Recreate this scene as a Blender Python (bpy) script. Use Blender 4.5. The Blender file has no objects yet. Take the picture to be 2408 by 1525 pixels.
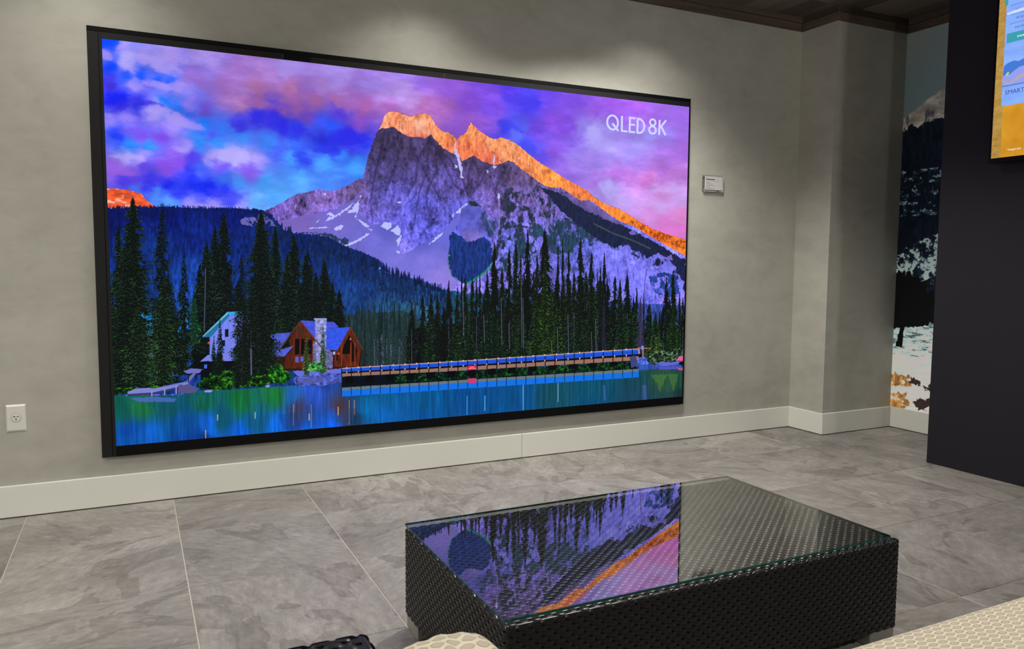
import bpy, bmesh, math, random
import numpy as np
from mathutils import Vector, Matrix

scene = bpy.context.scene
COL = scene.collection
random.seed(5)

# ----------------------------------------------------------------------------
# camera, world, exposure
# ----------------------------------------------------------------------------
def make_camera():
    cd = bpy.data.cameras.new('camera'); co = bpy.data.objects.new('camera', cd); COL.objects.link(co)
    yaw, pitch, roll = .4552, -.0815, .0067
    fwd = Vector((math.sin(yaw)*math.cos(pitch), math.cos(yaw)*math.cos(pitch), math.sin(pitch)))
    right = Vector((math.cos(yaw), -math.sin(yaw), 0)); up = right.cross(fwd)
    r = math.cos(roll)*right+math.sin(roll)*up; u = -math.sin(roll)*right+math.cos(roll)*up
    M = Matrix((r, u, -fwd)).transposed().to_4x4()
    M.translation = Vector((.5451, -3.8503, 1.1077))
    co.matrix_world = M
    cd.sensor_width = 36; cd.lens = 1823.67/2408*36; cd.clip_start = .02
    cd.dof.use_dof = True; cd.dof.focus_distance = 4.3; cd.dof.aperture_fstop = 16
    scene.camera = co
make_camera()

world = bpy.data.worlds.new('world'); scene.world = world; world.use_nodes = True
world.node_tree.nodes['Background'].inputs[0].default_value = (.05, .05, .055, 1)
world.node_tree.nodes['Background'].inputs[1].default_value = .2

vs = scene.view_settings
vs.view_transform = 'Standard'; vs.look = 'None'; vs.exposure = 0; vs.gamma = 1; vs.use_curve_mapping = False

# downlights in the ceiling: x, y, power, half cone angle, softness, what it lights
DOWNLIGHTS = [
    (.40, -.42, 46, 56, 1., 'beside the left end of the big screen'),
    (1.88, -.42, 52, 56, 1., 'close to the wall above the middle of the big screen'),
    (3.28, -.42, 40, 58, 1., 'close to the wall above the right end of the big screen'),
    (2.40, -1.00, 110, 66, .5, 'a metre in front of the big screen, added to brighten the wall step'),  # extra lamp, added to brighten the left face of the wall step
    (2.90, -.75, 160, 62, .6, 'in front of the right half of the big screen, added to brighten the wall step'),  # also added for the wall step's left face
    (-.30, -1.60, 105, 62, .8, 'above the open floor left of the coffee table'),
    (1.50, -5.00, 190, 78, .5, 'behind the sofa, added as frontal fill'),  # unseen wide lamp added as frontal fill on the walls
]
# unseen fill lamps added behind and beside the viewer: x, y, z, power, where
FILL_LAMPS = [
    (-1.40, -2.40, 2.10, 620, 'over the open floor at the left'),
    (1.50, -5.40, 2.10, 320, 'behind the sofa, added as frontal fill'),
    (4.10, -3.60, 2.10, 245, 'beside the dark partition'),
]
LAMP_COLOUR = (1.0, .965, .872)
# ----------------------------------------------------------------------------
# PICTURES SHOWN ON THE SCREENS AND THE MURAL: drawn here with numpy
# ----------------------------------------------------------------------------
def homography(src, dst):
    A = []; B = []
    for (x, y), (u, v) in zip(src, dst):
        A.append([x, y, 1, 0, 0, 0, -u*x, -u*y]); B.append(u)
        A.append([0, 0, 0, x, y, 1, -v*x, -v*y]); B.append(v)
    h = np.linalg.solve(np.array(A, float), np.array(B, float))
    return np.append(h, 1).reshape(3, 3)

class Canvas:
    """a picture; src = the four picture corners in the units the drawing is given in"""
    def __init__(s, w, h, src, seed=1):
        s.w, s.h = w, h
        s.H = homography(src, [(0, 0), (w, 0), (w, h), (0, h)])
        Hi = np.linalg.inv(s.H)
        X, Y = np.meshgrid(np.arange(w)+.5, np.arange(h)+.5)
        D = Hi[2, 0]*X+Hi[2, 1]*Y+Hi[2, 2]
        s.PX = (Hi[0, 0]*X+Hi[0, 1]*Y+Hi[0, 2])/D
        s.PY = (Hi[1, 0]*X+Hi[1, 1]*Y+Hi[1, 2])/D
        s.img = np.zeros((h, w, 3))
        s.rng = np.random.default_rng(seed)
    def pt(s, P):
        P = np.asarray(P, float).reshape(-1, 2)
        q = np.c_[P, np.ones(len(P))] @ s.H.T
        return q[:, :2]/q[:, 2:]
    def noise(s, cx, cy, octv=4, gain=.5, h=None, w=None):
        h = h or s.h; w = w or s.w
        out = np.zeros((h, w)); amp = 1; tot = 0
        for o in range(octv):
            gx, gy = int(w/cx)+3, int(h/cy)+3
            g = s.rng.random((gy, gx))
            x = np.arange(w)/cx; y = np.arange(h)/cy
            xi = x.astype(int); yi = y.astype(int)
            fx = x-xi; fy = y-yi
            fx = fx*fx*(3-2*fx); fy = (fy*fy*(3-2*fy))[:, None]
            r0 = g[yi]; r1 = g[yi+1]
            a = r0[:, xi]*(1-fx)+r0[:, xi+1]*fx
            b = r1[:, xi]*(1-fx)+r1[:, xi+1]*fx
            out += amp*(a*(1-fy)+b*fy); tot += amp
            amp *= gain; cx = max(cx/2, 1.01); cy = max(cy/2, 1.01)
        return out/tot
    def mask(s, pts, rough=0., sub=6., conv=True):
        """anti-aliased coverage of a polygon; rough = edge raggedness in picture pixels"""
        P = s.pt(pts) if conv else np.asarray(pts, float)
        if rough > 0:
            Q = []
            for a, b in zip(P, np.roll(P, -1, 0)):
                n = max(1, int(np.hypot(*(b-a))/sub))
                t = np.arange(n)[:, None]/n
                seg = a+(b-a)*t
                j = s.rng.normal(0, rough, seg.shape); j[0] *= .5
                Q.append(seg+j)
            P = np.concatenate(Q)
        SS = 3
        y0 = min(s.h, max(0, int(P[:, 1].min()))); y1 = max(y0, min(s.h, int(P[:, 1].max())+2))
        M = np.zeros((y1, s.w+2))
        A = P; B = np.roll(P, -1, 0)
        for row in range(y0, y1):
            for k in range(SS):
                y = row+(k+.5)/SS
                c = (A[:, 1] <= y) != (B[:, 1] <= y)
                if not c.any(): continue
                a = A[c]; b = B[c]
                xs = np.sort(a[:, 0]+(y-a[:, 1])/(b[:, 1]-a[:, 1])*(b[:, 0]-a[:, 0]))
                xs = np.clip(xs, 0, s.w)
                for x0, x1 in zip(xs[::2], xs[1::2]):
                    for x, sg in ((x0, 1), (x1, -1)):
                        i = int(x); f = x-i
                        M[row, i] += sg*(1-f)/SS; M[row, i+1] += sg*f/SS
        out = np.zeros((s.h, s.w), np.float32)
        out[y0:y1] = np.clip(np.cumsum(M[y0:y1], 1)[:, :s.w], 0, 1)
        return out
    def put(s, m, col, a=1.):
        c = np.asarray(col, float)
        if c.ndim == 1: c = c/255.
        r = np.flatnonzero(m.any(1)); q = np.flatnonzero(m.any(0))
        if len(r) == 0: return
        b = np.s_[r[0]:r[-1]+1, q[0]:q[-1]+1]
        v = s.img[b]; v += (m[b]*a)[..., None]*((c if c.ndim == 1 else c[b])-v)
    def poly(s, pts, col, rough=0., a=1., sub=6.):
        s.put(s.mask(pts, rough, sub), col, a)
    def stroke(s, pts, wd, col, a=1., closed=False):
        """polyline of width wd (drawing units at its place)"""
        P = np.asarray(pts, float)
        if closed: P = np.r_[P, P[:1]]
        T = np.gradient(P, axis=0); T /= np.hypot(T[:, 0], T[:, 1])[:, None]+1e-9
        N = np.c_[-T[:, 1], T[:, 0]]*wd/2
        M = None
        for i in range(len(P)-1):
            d = P[i+1]-P[i]; n = np.array([-d[1], d[0]])/(np.hypot(*d)+1e-9)*wd/2
            if len(P) > 6: q = [P[i]+N[i], P[i+1]+N[i+1], P[i+1]-N[i+1], P[i]-N[i]]
            else: q = [P[i]+n, P[i+1]+n, P[i+1]-n, P[i]-n]
            m = s.mask(q)
            M = m if M is None else np.minimum(M+m, 1, out=M)
        s.put(M, col, a)
    def field(s, pts, power=3., warp=None, res=2, eps=30.):
        """smooth colour field through (x, y, r, g, b) samples"""
        px = s.PX[::res, ::res].copy(); py = s.PY[::res, ::res].copy()
        if warp is not None:
            px += warp[0][::res, ::res]; py += warp[1][::res, ::res]
        acc = np.zeros(px.shape+(3,)); tot = np.zeros(px.shape)
        for x, y, r, g, b in pts:
            w = 1/((px-x)**2+(py-y)**2+eps)**(power/2*1.0)
            tot += w; acc += w[..., None]*np.array([r, g, b])/255.
        f = acc/tot[..., None]
        if res > 1:   # bilinear enlarge
            def up(a, n, ax):
                i = np.clip((np.arange(n)+.5)/res-.5, 0, a.shape[ax]-1.001)
                i0 = i.astype(int); t = i-i0
                sh = [1, 1, 1]; sh[ax] = n; t = t.reshape(sh)
                return np.take(a, i0, ax)*(1-t)+np.take(a, i0+1, ax)*t
            f = up(up(f, s.h, 0), s.w, 1)
        return f
    def conifer(s, x, yt, yb, hw, dark=(7, 14, 13), light=(34, 62, 40), dens=1., bare=0., lit=.5, lay=9., trunk=None, a=1., full=.9):
        """one spruce: tiers of drooping boughs, ragged on both sides"""
        (tx, ty), (bx, by) = s.pt([(x, yt), (x, yb)])
        k = np.linalg.norm(s.pt([(x+5, (yt+yb)/2)])-s.pt([(x-5, (yt+yb)/2)]))/10
        W = hw*k; Hh = by-ty
        x0, x1 = int(max(0, min(tx, bx)-W*1.3-3)), int(min(s.w, max(tx, bx)+W*1.3+4))
        y0, y1 = int(max(0, ty-2)), int(min(s.h, by+1))
        if x1 <= x0 or y1 <= y0: return
        X, Y = np.meshgrid(np.arange(x0, x1)+.5, np.arange(y0, y1)+.5)
        t = (Y-ty)/Hh; cx = tx+(bx-tx)*t
        d = (X-cx)/W; ad = np.abs(d); side = (d > 0).astype(int)
        n = max(5, int(Hh/(lay*k)))
        ph = s.rng.random(2)
        gn = s.rng.random(((y1-y0)//3+2, (x1-x0)//3+2))
        gr = gn[((Y-y0)//3).astype(int), ((X-x0)//3).astype(int)]
        gb = s.rng.random(((y1-y0)//9+2, (x1-x0)//7+2))[((Y-y0)//9).astype(int), ((X-x0)//7).astype(int)]
        u = (t-ad*.07*s.rng.uniform(.3, 1.1))*n+np.where(side, ph[0], ph[1])+(gr-.5)*.55+(gb-.5)*1.1
        lyr = np.floor(u).astype(int); fr = u-lyr
        R = s.rng.uniform(.62, 1.12, (2, n+4))
        R = np.where(s.rng.random((2, n+4)) < bare, R*.35, R)
        reach = R[side, np.clip(lyr+1, 0, n+3)]
        env = np.clip(t/full, 0, 1)**.72*(1-.12*np.clip((t-.85)/.15, 0, 1))+.015
        wave = .52+.48*fr**.8
        gf = s.rng.random(X.shape)
        lim = env*reach*wave*(.8+.35*gr)
        edge = (lim-ad)*W
        m = np.clip(edge+.5, 0, 1)
        tw = np.clip((1.1*k*.8-np.abs(X-cx))+.5, 0, 1)*(t > 0)
        m = np.maximum(m, tw*.95)
        if dens < 1: m = m*np.clip((gr*.6+gf*.4 < dens*(.55+.45*t)+.1)*1., 0, 1)
        sh = np.clip(1-np.abs(fr-.82)*4.5, 0, 1)*(.35+.65*gr)*(.4+.6*np.clip(ad/np.maximum(env, .05), 0, 1))
        sh = sh*lit*1.25+.14*gf*gr*lit
        sh = np.clip(sh, 0, 1)[..., None]
        c = np.array(dark)/255.*(1-sh)+np.array(light)/255.*sh*1.15
        if trunk is not None:
            tm = (np.abs(X-cx) < .9*k*.7)*(t > .45)*(gr < .75)
            c = c*(1-tm[..., None])+np.array(trunk)/255.*tm[..., None]
        m = m*a
        v = s.img[y0:y1, x0:x1]
        v += m[..., None]*(c-v)
    def foliage(s, pts, cols, cell=5., rough=3.):
        """leafy bank inside a polygon, mixed from dark to light colours"""
        m = s.mask(pts, rough)
        n = s.noise(cell*2.4, cell*1.8, 4, .85)
        n = np.clip((n-.52)*2.7+.45, 0, 1)
        C = np.array(cols, float)/255.
        i = n*(len(C)-1.001); i0 = i.astype(int); f = (i-i0)[..., None]
        s.put(m, C[i0]*(1-f)+C[np.minimum(i0+1, len(C)-1)]*f)
    def to_image(s, name):
        im = bpy.data.images.new(name, s.w, s.h, alpha=False)
        px = np.ones((s.h, s.w, 4), np.float32)
        px[..., :3] = np.clip(s.img[::-1], 0, 1)
        im.pixels.foreach_set(px.ravel()); im.update(); im.pack()
        return im

def paint_lake():
    c = Canvas(2048, 1152, [(238, 91), (1621, 251), (1604, 932), (274, 1048)], 7)
    rng = c.rng
    # ---- evening sky with clouds
    sky = [(243,97,0,60,245),(262,100,0,62,245),(290,112,172,155,246),(300,140,176,165,246),(245,128,150,135,238),(252,160,5,62,240),(330,180,12,72,242),(275,105,5,62,245),
     (310,165,165,150,245),(312,200,152,135,242),(300,180,20,70,240),(345,200,130,110,238),(270,232,22,32,235),(252,195,62,50,212),(290,230,25,40,235),(372,150,162,148,236),(340,135,165,150,238),(400,130,166,146,232),(480,130,166,142,226),(370,185,20,75,242),(385,200,150,135,240),(420,205,155,140,240),(395,190,35,85,242),
     (450,180,142,108,205),(560,160,156,114,196),(520,200,146,102,184),(600,200,162,106,162),(620,170,166,122,202),(680,150,166,142,226),(780,170,162,138,226),(680,210,172,112,168),(740,240,152,96,166),(660,260,128,82,172),(560,240,168,118,184),(480,260,110,80,202),(440,240,142,122,236),(530,225,158,112,185),(600,235,150,95,165),(700,250,140,88,165),
     (392,238,30,110,246),(420,250,35,115,246),(300,275,132,114,240),(360,262,168,152,241),(380,250,172,158,242),(420,282,158,138,236),(400,300,150,130,238),(330,312,112,80,230),(375,320,120,75,225),(250,282,130,120,236),(270,322,32,62,236),(285,250,50,45,220),(330,240,45,45,215),(480,292,32,120,246),(440,270,60,100,240),(350,340,42,136,246),(300,345,35,130,245),(460,335,46,140,246),(510,330,50,140,246),(560,320,62,140,246),(500,310,80,90,235),(520,300,60,120,245),
     (500,365,176,160,246),(530,358,180,168,248),(560,372,184,175,249),(590,378,170,155,245),(580,400,132,92,236),(520,395,110,80,235),(430,350,165,148,246),(400,362,140,100,240),(420,385,140,82,232),(390,395,135,80,225),(290,372,180,166,246),(330,378,172,158,246),(270,402,152,100,226),(340,397,100,70,230),(310,410,135,85,215),(450,372,80,60,232),(470,400,70,100,242),(440,405,50,60,236),(600,272,50,48,226),(560,290,60,55,222),(640,262,55,42,215),(660,295,45,45,226),(700,300,52,70,232),(700,340,55,100,240),(620,330,62,132,246),(680,370,72,150,246),(640,355,70,100,240),(710,375,50,70,236),(760,335,42,50,230),(780,350,45,55,232),(820,315,52,40,228),(780,292,42,85,242),(750,285,55,80,235),(800,262,90,62,215),(850,332,46,50,230),(850,285,140,82,202),(720,270,110,70,185),(760,385,76,160,248),(700,420,82,162,246),(620,430,76,156,246),(830,395,62,148,246),(800,365,60,130,245),(820,345,60,60,232),(650,460,85,165,248),(560,425,72,150,246),(520,418,60,120,243),
     (300,428,70,62,226),(350,432,50,50,230),(400,437,32,45,235),(450,425,30,50,236),(480,442,20,42,235),(430,455,45,60,236),(540,462,70,75,235),(520,440,40,55,236),(600,472,100,172,246),(450,482,140,135,241),(500,478,150,140,242),(400,475,85,150,244),(370,462,80,140,244),(320,445,75,110,240),(560,485,150,150,244),(800,430,70,125,242),(780,428,75,140,245),
     (800,190,166,138,226),(900,220,170,135,218),(945,215,178,145,225),(970,235,175,135,212),(950,170,152,125,232),(880,200,158,130,225),(920,250,168,106,192),(1000,252,166,102,176),(1040,260,155,95,180),(860,252,162,96,172),(830,235,160,105,185),(800,225,165,105,175),(760,205,165,125,205),(1060,210,146,92,216),(1000,200,150,105,222),(1100,252,130,76,206),(1090,285,140,85,195),(1150,220,125,78,226),(1150,250,112,70,215),(1200,208,92,62,236),(1220,225,75,70,238),(1240,245,70,60,236),(1280,230,110,75,236),(1160,292,120,76,206),(1130,290,135,82,200),(1180,305,60,60,232),(1200,300,80,85,240),(1213,318,95,110,246),(1230,340,65,75,240),(1255,305,112,70,222),(1255,360,80,76,236),(1270,375,100,80,230),(1300,282,132,76,220),(1300,352,132,82,220),(1340,400,145,100,220),
     (1350,242,130,80,232),(1400,260,152,92,230),(1330,300,128,74,222),(1500,242,166,96,236),(1600,270,166,112,240),(1440,250,158,90,232),(1540,290,165,100,228),(1350,330,132,92,228),(1370,305,150,130,240),(1390,305,170,162,246),(1400,325,172,160,246),(1430,345,170,155,246),(1470,345,162,142,240),(1360,355,150,125,236),(1350,385,162,130,236),(1400,375,160,130,236),(1480,365,160,140,240),(1510,345,165,150,243),(1500,392,166,122,230),(1530,320,160,145,244),(1560,318,158,132,240),(1560,350,165,115,225),(1600,350,172,112,226),(1600,310,165,115,236),(1560,400,178,112,216),(1450,412,178,114,224),(1400,425,165,118,224),(1430,430,182,168,246),(1440,455,185,170,246),(1410,440,175,150,240),(1520,425,194,114,202),(1480,420,185,118,215),(1600,415,192,125,220),(1590,440,205,165,240),(1540,440,200,150,232),(1500,462,202,152,236),(1560,455,205,140,215),(1470,480,195,165,244),(1560,482,208,165,238),(1600,470,205,165,240),(1530,512,216,148,226),(1490,500,205,155,236),(1600,505,228,142,216),(1560,530,225,130,215),(1600,545,228,122,216)]
    wx = (c.noise(110, 90, 5, .6)-.5); wy = (c.noise(110, 90, 5, .6)-.5)
    hx = c.noise(40, 22, 5, .65)-.5; hy = c.noise(40, 22, 5, .65)-.5
    f = c.field(sky, 3.3, (wx*40+hx*30, wy*30+hy*22), 2, 70)
    wsp = np.clip(c.noise(120, 46, 7, .62)-.5, -.3, .3)
    f = f*(1+.30*wsp[..., None])+np.clip(wsp, 0, 1)[..., None]*np.array([.16, .14, .08])
    c.img[:] = f
    cn = c.noise(46, 34, 6, .62); cn2 = c.noise(46, 34, 6, .62)
    def cloud(cx, cy, rx, ry, ang, col, a=.85, k=cn, gain=2.4):
        t = np.radians(ang); X = c.PX-cx; Y = c.PY-cy
        d2 = ((X*np.cos(t)+Y*np.sin(t))/rx)**2+((Y*np.cos(t)-X*np.sin(t))/ry)**2
        m = np.clip((1-d2)*.75+(k-.5)*gain*np.clip(1.6-d2, 0, 1), 0, 1)
        c.put(m*m*(3-2*m), col, a)
    for q_ in [(272,236,34,22,10,(22,34,232)),(262,205,14,16,0,(58,48,205)),(640,288,80,24,8,(52,50,226)),(690,310,60,22,20,(46,50,228)),(815,322,60,22,-5,(46,46,230)),(760,352,30,10,0,(46,60,232)),(445,440,115,17,8,(26,42,234)),(520,455,50,12,10,(60,66,234)),(340,426,70,14,0,(84,62,226)),(700,365,26,10,0,(52,80,236)),(1200,300,40,16,20,(62,62,234)),(1238,345,30,20,50,(70,74,238)),(1225,235,50,22,10,(84,62,234)),(455,372,26,14,0,(92,70,232)),(800,432,40,6,8,(84,120,240)),(350,245,40,10,10,(54,48,220)),(860,345,14,8,0,(46,60,232))]: cloud(*q_, .8, cn2)
    for q_ in [(520,200,110,26,8,(150,104,186)),(620,205,90,24,6,(166,108,164)),(700,228,90,22,8,(160,102,164)),(690,160,120,20,6,(166,142,226)),(600,245,60,14,12,(150,96,168)),(900,258,90,18,4,(168,104,182)),(330,315,60,12,8,(122,84,230)),(375,325,36,12,8,(128,76,224)),(400,388,44,18,0,(138,82,228)),(290,402,44,13,4,(152,98,222)),(585,402,46,9,10,(134,96,236)),(1530,425,50,13,-6,(196,116,204)),(1450,408,60,14,0,(178,114,222)),(1570,545,60,24,10,(226,128,216))]: cloud(*q_, .7, cn2, 1.8)
    for q_ in [(298,134,26,30,15,(178,168,247)),(285,110,14,14,0,(168,152,245)),(372,152,66,18,22,(168,152,238)),(430,140,70,18,8,(168,148,232)),(318,198,24,16,35,(158,142,243)),(368,200,42,10,14,(164,150,242)),(425,208,36,12,14,(158,142,240)),(290,278,46,13,6,(152,136,243)),(352,258,36,14,-8,(172,158,243)),(410,278,80,17,20,(168,150,240)),(470,300,36,8,24,(150,140,242)),(252,132,16,12,20,(158,142,240)),(300,370,48,9,6,(182,168,247)),(345,360,18,9,0,(168,148,246)),(425,350,24,10,10,(172,156,247)),(545,368,62,17,9,(184,174,249)),(470,484,70,6,4,(158,146,243)),(1392,318,28,26,20,(176,168,247)),(1425,342,44,18,8,(172,158,246)),(1495,352,46,12,-14,(166,150,243)),(1380,372,44,14,10,(164,136,238)),(1530,322,18,12,0,(160,148,245)),(1430,440,30,18,20,(186,172,247)),(1462,470,46,14,20,(194,168,245)),(1575,445,50,11,-6,(206,168,242)),(1545,478,60,13,4,(206,162,238)),(948,222,50,10,16,(180,148,226)),(1215,318,22,12,40,(96,112,246)),(880,200,60,12,8,(156,132,230))]: cloud(*q_, .82)
    # ---- distant red mesa at the left
    mesa = [(246,443),(290,445),(318,452),(333,456),(342,470),(356,480),(370,490),(246,492)]
    n1 = c.noise(26, 10, 4, .6)[..., None]
    c.put(c.mask(mesa, 1.), np.clip(np.array([.92, .36, .20])*(.55+.85*n1), 0, 1))
    c.put(c.mask(mesa, 0)*np.clip((c.noise(26, 9, 4, .65)-.57)*10, 0, 1)*.85, (246, 205, 200))
    # ---- the great mountain
    rock = [(880,330,50,44,66),(900,400,62,55,96),(950,350,54,46,72),(1000,400,72,64,114),(930,450,80,76,146),(980,480,80,80,166),(1050,430,80,72,134),(1100,420,76,62,108),(1150,430,88,74,126),(1200,410,72,60,92),(1030,350,60,50,80),(1120,385,62,52,80),
     (1000,540,90,92,194),(960,520,92,90,184),(700,480,106,86,148),(760,470,106,86,142),(820,440,92,74,116),(700,520,122,102,190),(780,520,116,106,206),(860,560,114,110,212),(930,600,124,118,220),(1000,620,130,120,220),(1030,650,142,126,226),(640,500,110,90,165),
     (1090,510,88,94,194),(1110,530,106,100,198),(1180,470,104,88,152),(1230,450,98,82,136),(1280,470,102,86,150),(1200,560,98,102,190),(1250,520,108,98,182),(1350,560,80,90,168),(1450,600,112,112,214),(1550,650,120,112,220),(1590,700,124,112,220),(1500,680,106,112,224),(1420,580,88,96,180),(1340,470,92,80,140),(1240,415,80,66,100)]
    base = c.field(rock, 3.2, (wx*30, wy*30), 4, 120)
    sil = [(600,505),(630,492),(645,486),(660,478),(680,466),(700,456),(720,452),(745,446),(770,449),(790,447),(805,441),(820,436),(832,427),(840,421),(853,420),(857,405),(862,380),(868,360),(876,335),(884,315),(892,300),(899,285),(903,272),(912,264),(925,262),(937,264),(950,270),(962,272.5),(978,271),(990,267),(1003,266),(1012,274),(1022,290),(1035,305),(1045,311),(1052,309),(1060,316),(1067,318),(1073,329),(1080,320),(1088,317),(1096,310),(1101,296),(1107,286.5),(1113,295),(1125,306),(1140,316),(1150,323),(1160,327),(1176,323),(1195,327),(1203,333),(1212,336),(1225,346),(1250,368),(1270,383),(1290,394),(1310,407),(1330,420),(1352,432),(1380,447),(1400,465),(1430,482),(1455,490),(1480,505),(1510,524),(1540,540),(1580,553),(1625,566),(1625,900),(600,900)]
    msil = c.mask(sil, 1.1, 5)
    n = c.noise(40, 44, 6, .66); n2 = 1-np.abs(2*c.noise(30, 42, 5, .62)-1); n3 = c.noise(7, 12, 3, .6)
    n4 = c.noise(9, 44, 4, .65); n5 = 1-np.abs(2*c.noise(15, 20, 4, .72)-1); n6 = c.noise(3.2, 6, 2, .7); tex = .36+.55*(n5-.62)+.34*(n6-.5)+.74*n+.62*(n2-.6)+.42*(n3-.5)+.28*(n4-.45)
    c.put(msil, np.clip(base*np.array([1.02,1.0,1.06])*tex[..., None]*1.14, 0, 1))
    # rock ribs and gullies on the face
    for P, wd in [([(900,305),(892,360),(880,420),(868,470)],3.5),([(940,322),(930,380),(905,450)],4),([(1008,330),(985,370),(972,420),(955,460)],4),([(1012,330),(1045,390),(1068,430),(1090,450)],4),([(1050,365),(1078,410),(1100,460)],3),([(1112,368),(1104,410),(1098,450)],3),([(1150,392),(1128,430),(1110,460)],2.5),([(960,340),(990,400),(1040,470)],2.5),([(1000,345),(1010,400),(985,450),(975,520)],3),([(1198,385),(1175,420),(1160,460)],3),([(1030,400),(1000,450),(1005,500)],2.5)]:
        P = np.array(P, float)+rng.normal(0, 3, (len(P), 2))
        c.stroke(P, wd*1.6, (40, 34, 66), .42)
    # scree fans
    scree = [(640,524),(700,510),(760,497),(800,488),(828,470),(844,452),(842,485),(845,505),(862,515),(872,530),(888,527),(905,527),(932,528),(945,556),(938,578),(945,596),(960,592),(1000,568),(1045,536),(1075,508),(1100,478),(1104,482),(1082,520),(1066,540),(1058,560),(1054,600),(1058,640),(1075,662),(1062,690),(1030,676),(940,650),(900,640),(880,605),(800,575),(700,546)]
    smo = .93+.14*c.noise(60, 30, 4, .5)
    c.put(c.mask(scree, 1.), np.clip(c.field([(700,525,122,102,185),(780,530,116,106,200),(880,560,114,110,208),(930,600,122,118,216),(1000,610,128,120,218),(1040,650,142,128,222),(1060,560,106,108,210),(850,490,112,104,196),(990,570,96,98,202),(900,545,92,94,190)], 3, None, 8, 60)*smo[..., None], 0, 1), .93)
    # ---- orange alpenglow on the crest
    low = [(1625,606),(1608,600),(1575,581),(1545,565),(1520,550),(1490,532),(1455,518),(1430,503),(1400,480),(1385,468),(1378,474),(1365,471),(1340,455),(1315,441),(1297,441),(1280,436),(1262,424),(1245,411),(1225,397),(1208,382),(1193,377),(1178,386),(1160,388),(1140,381),(1125,373),(1113,365),(1105,369),(1095,375),(1086,379),(1078,368),(1068,362),(1055,357),(1040,348),(1025,332),(1012,316),(998,326),(985,322),(965,322),(950,317),(937,308),(925,299),(905,302),(896,301),(885,309)]
    glow = sil[24:-2]+low
    glow = [p for p in sil if p[0] >= 892 and p[1] < 600]+low
    mg = c.mask(glow, 1.2, 5)*msil
    of = c.field([(910,285,236,140,100),(960,295,236,150,112),(1000,290,232,146,108),(980,312,214,110,90),(1040,330,236,140,84),(1060,350,220,112,80),(1105,310,240,146,88),(1110,350,226,116,76),(1160,340,240,146,96),(1150,375,206,98,76),(1200,350,240,150,100),(1240,390,236,138,82),(1300,420,244,146,72),(1350,450,236,126,72),(1420,480,242,130,66),(1480,520,240,128,48),(1540,552,232,110,36),(1600,580,242,128,46)], 3, None, 4, 60)
    ot = .58+.5*c.noise(18, 30, 5, .65)+.38*(c.noise(5, 11, 3, .7)-.5)+.35*(1-np.abs(2*c.noise(14, 26, 4, .6)-1)-.6)
    pale = np.clip((c.noise(12, 30, 4, .65)-.42)*2.2, 0, 1)*.45*np.clip((1330-c.PX)/250, 0, 1)
    oc = of*ot[..., None]*1.18; oc = oc+(np.array([.98,.80,.70])-oc)*pale[..., None]
    c.put(mg, np.clip(oc, 0, 1))
    c.put(mg*np.clip((c.noise(9, 22, 4, .65)-.55)*5, 0, 1), (190, 84, 56), .6)
    dk = c.mask([(1460,500),(1520,532),(1590,560),(1625,570),(1625,590),(1560,570),(1500,540)], 2)
    c.put(mg*dk*np.clip((c.noise(9, 12, 3, .6)-.45)*5, 0, 1), (140, 55, 30), .8)
    for cx_, cy_, a_, b_ in [(982,300,10,16),(990,288,12,7),(905,278,5,12),(1003,310,8,6)]:
        c.put(np.exp(-(((c.PX-cx_)/a_)**2+((c.PY-cy_)/b_)**2))*mg*(.5+c.noise(8,8,2)), (250, 205, 180), .55)
    sp = np.clip((c.noise(7, 6, 2, .6)-.80)*14, 0, 1)
    c.put(sp*mg*((c.PX > 1125)*(c.PX < 1420)), (248, 225, 225), .9)
    # ---- snow
    snow = (196, 198, 255)
    for P in [[(1073,330),(1071,345),(1077,360),(1082,378),(1087,395),(1085,412),(1090,420),(1083,418),(1080,398),(1076,380),(1068,356),(1069,338)],
              [(849,458),(844,478),(838,508),(834,514),(838,500),(828,500),(816,502),(830,486),(842,472)],
              [(838,514),(850,520),(862,526),(868,532),(860,535),(872,541),(876,542),(868,538),(858,534),(850,524)],
              [(770,512),(790,505),(815,488),(830,476),(824,486),(800,504),(780,516),(765,520)],
              [(806,578),(830,568),(852,556),(876,541),(866,553),(845,566),(825,576)],
              [(892,532),(902,524),(917,523),(920,536),(910,541),(898,534)],[(918,543),(934,529),(942,545),(941,554),(930,552),(925,545)],[(931,565),(943,553),(941,566),(935,579)],
              [(785,536),(800,529),(808,532),(800,542),(790,543)],[(738,536),(760,533),(776,536),(755,537)],[(766,504),(776,499),(788,508),(776,509)],
              [(1005,576),(1022,560),(1042,545),(1036,555),(1022,567),(1012,573)],[(1068,502),(1085,486),(1100,477),(1090,492),(1078,502)],[(1060,512),(1068,500),(1066,510)],[(930,590),(940,592),(938,596)],
              [(930,475),(945,474),(938,479)],[(1143,398),(1148,402),(1146,410)],[(1160,360),(1163,372),(1161,390),(1159,378)],[(1158,390),(1168,388),(1162,400)],[(1068,386),(1076,390),(1070,396)],[(1172,452),(1175,462),(1173,475),(1170,460)],
              [(725,538),(738,534),(735,538)],[(690,486),(695,481),(693,487)],[(740,524),(752,517),(744,523)],[(760,454),(767,457),(762,460)],[(1066,392),(1072,402),(1069,398)]]:
        c.poly(P, snow, 1.5, .92, 4.)
    # ---- right flank: knob, forest patches, gullies
    c.put(c.mask([(1085,490),(1100,480),(1125,482),(1140,500),(1148,530),(1150,556),(1120,562),(1082,552),(1078,520)], 1.5), np.clip(np.array([.36,.37,.76])*(.55+.9*n[..., None]), 0, 1), .8)
    c.put(c.mask([(1085,545),(1110,540),(1135,548),(1140,562),(1110,572),(1090,565)], 2), np.clip(np.array([.47,.41,.70])*(.7+.6*n[..., None]), 0, 1), .7)
    ft = c.noise(5, 15, 3, .6)
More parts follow.
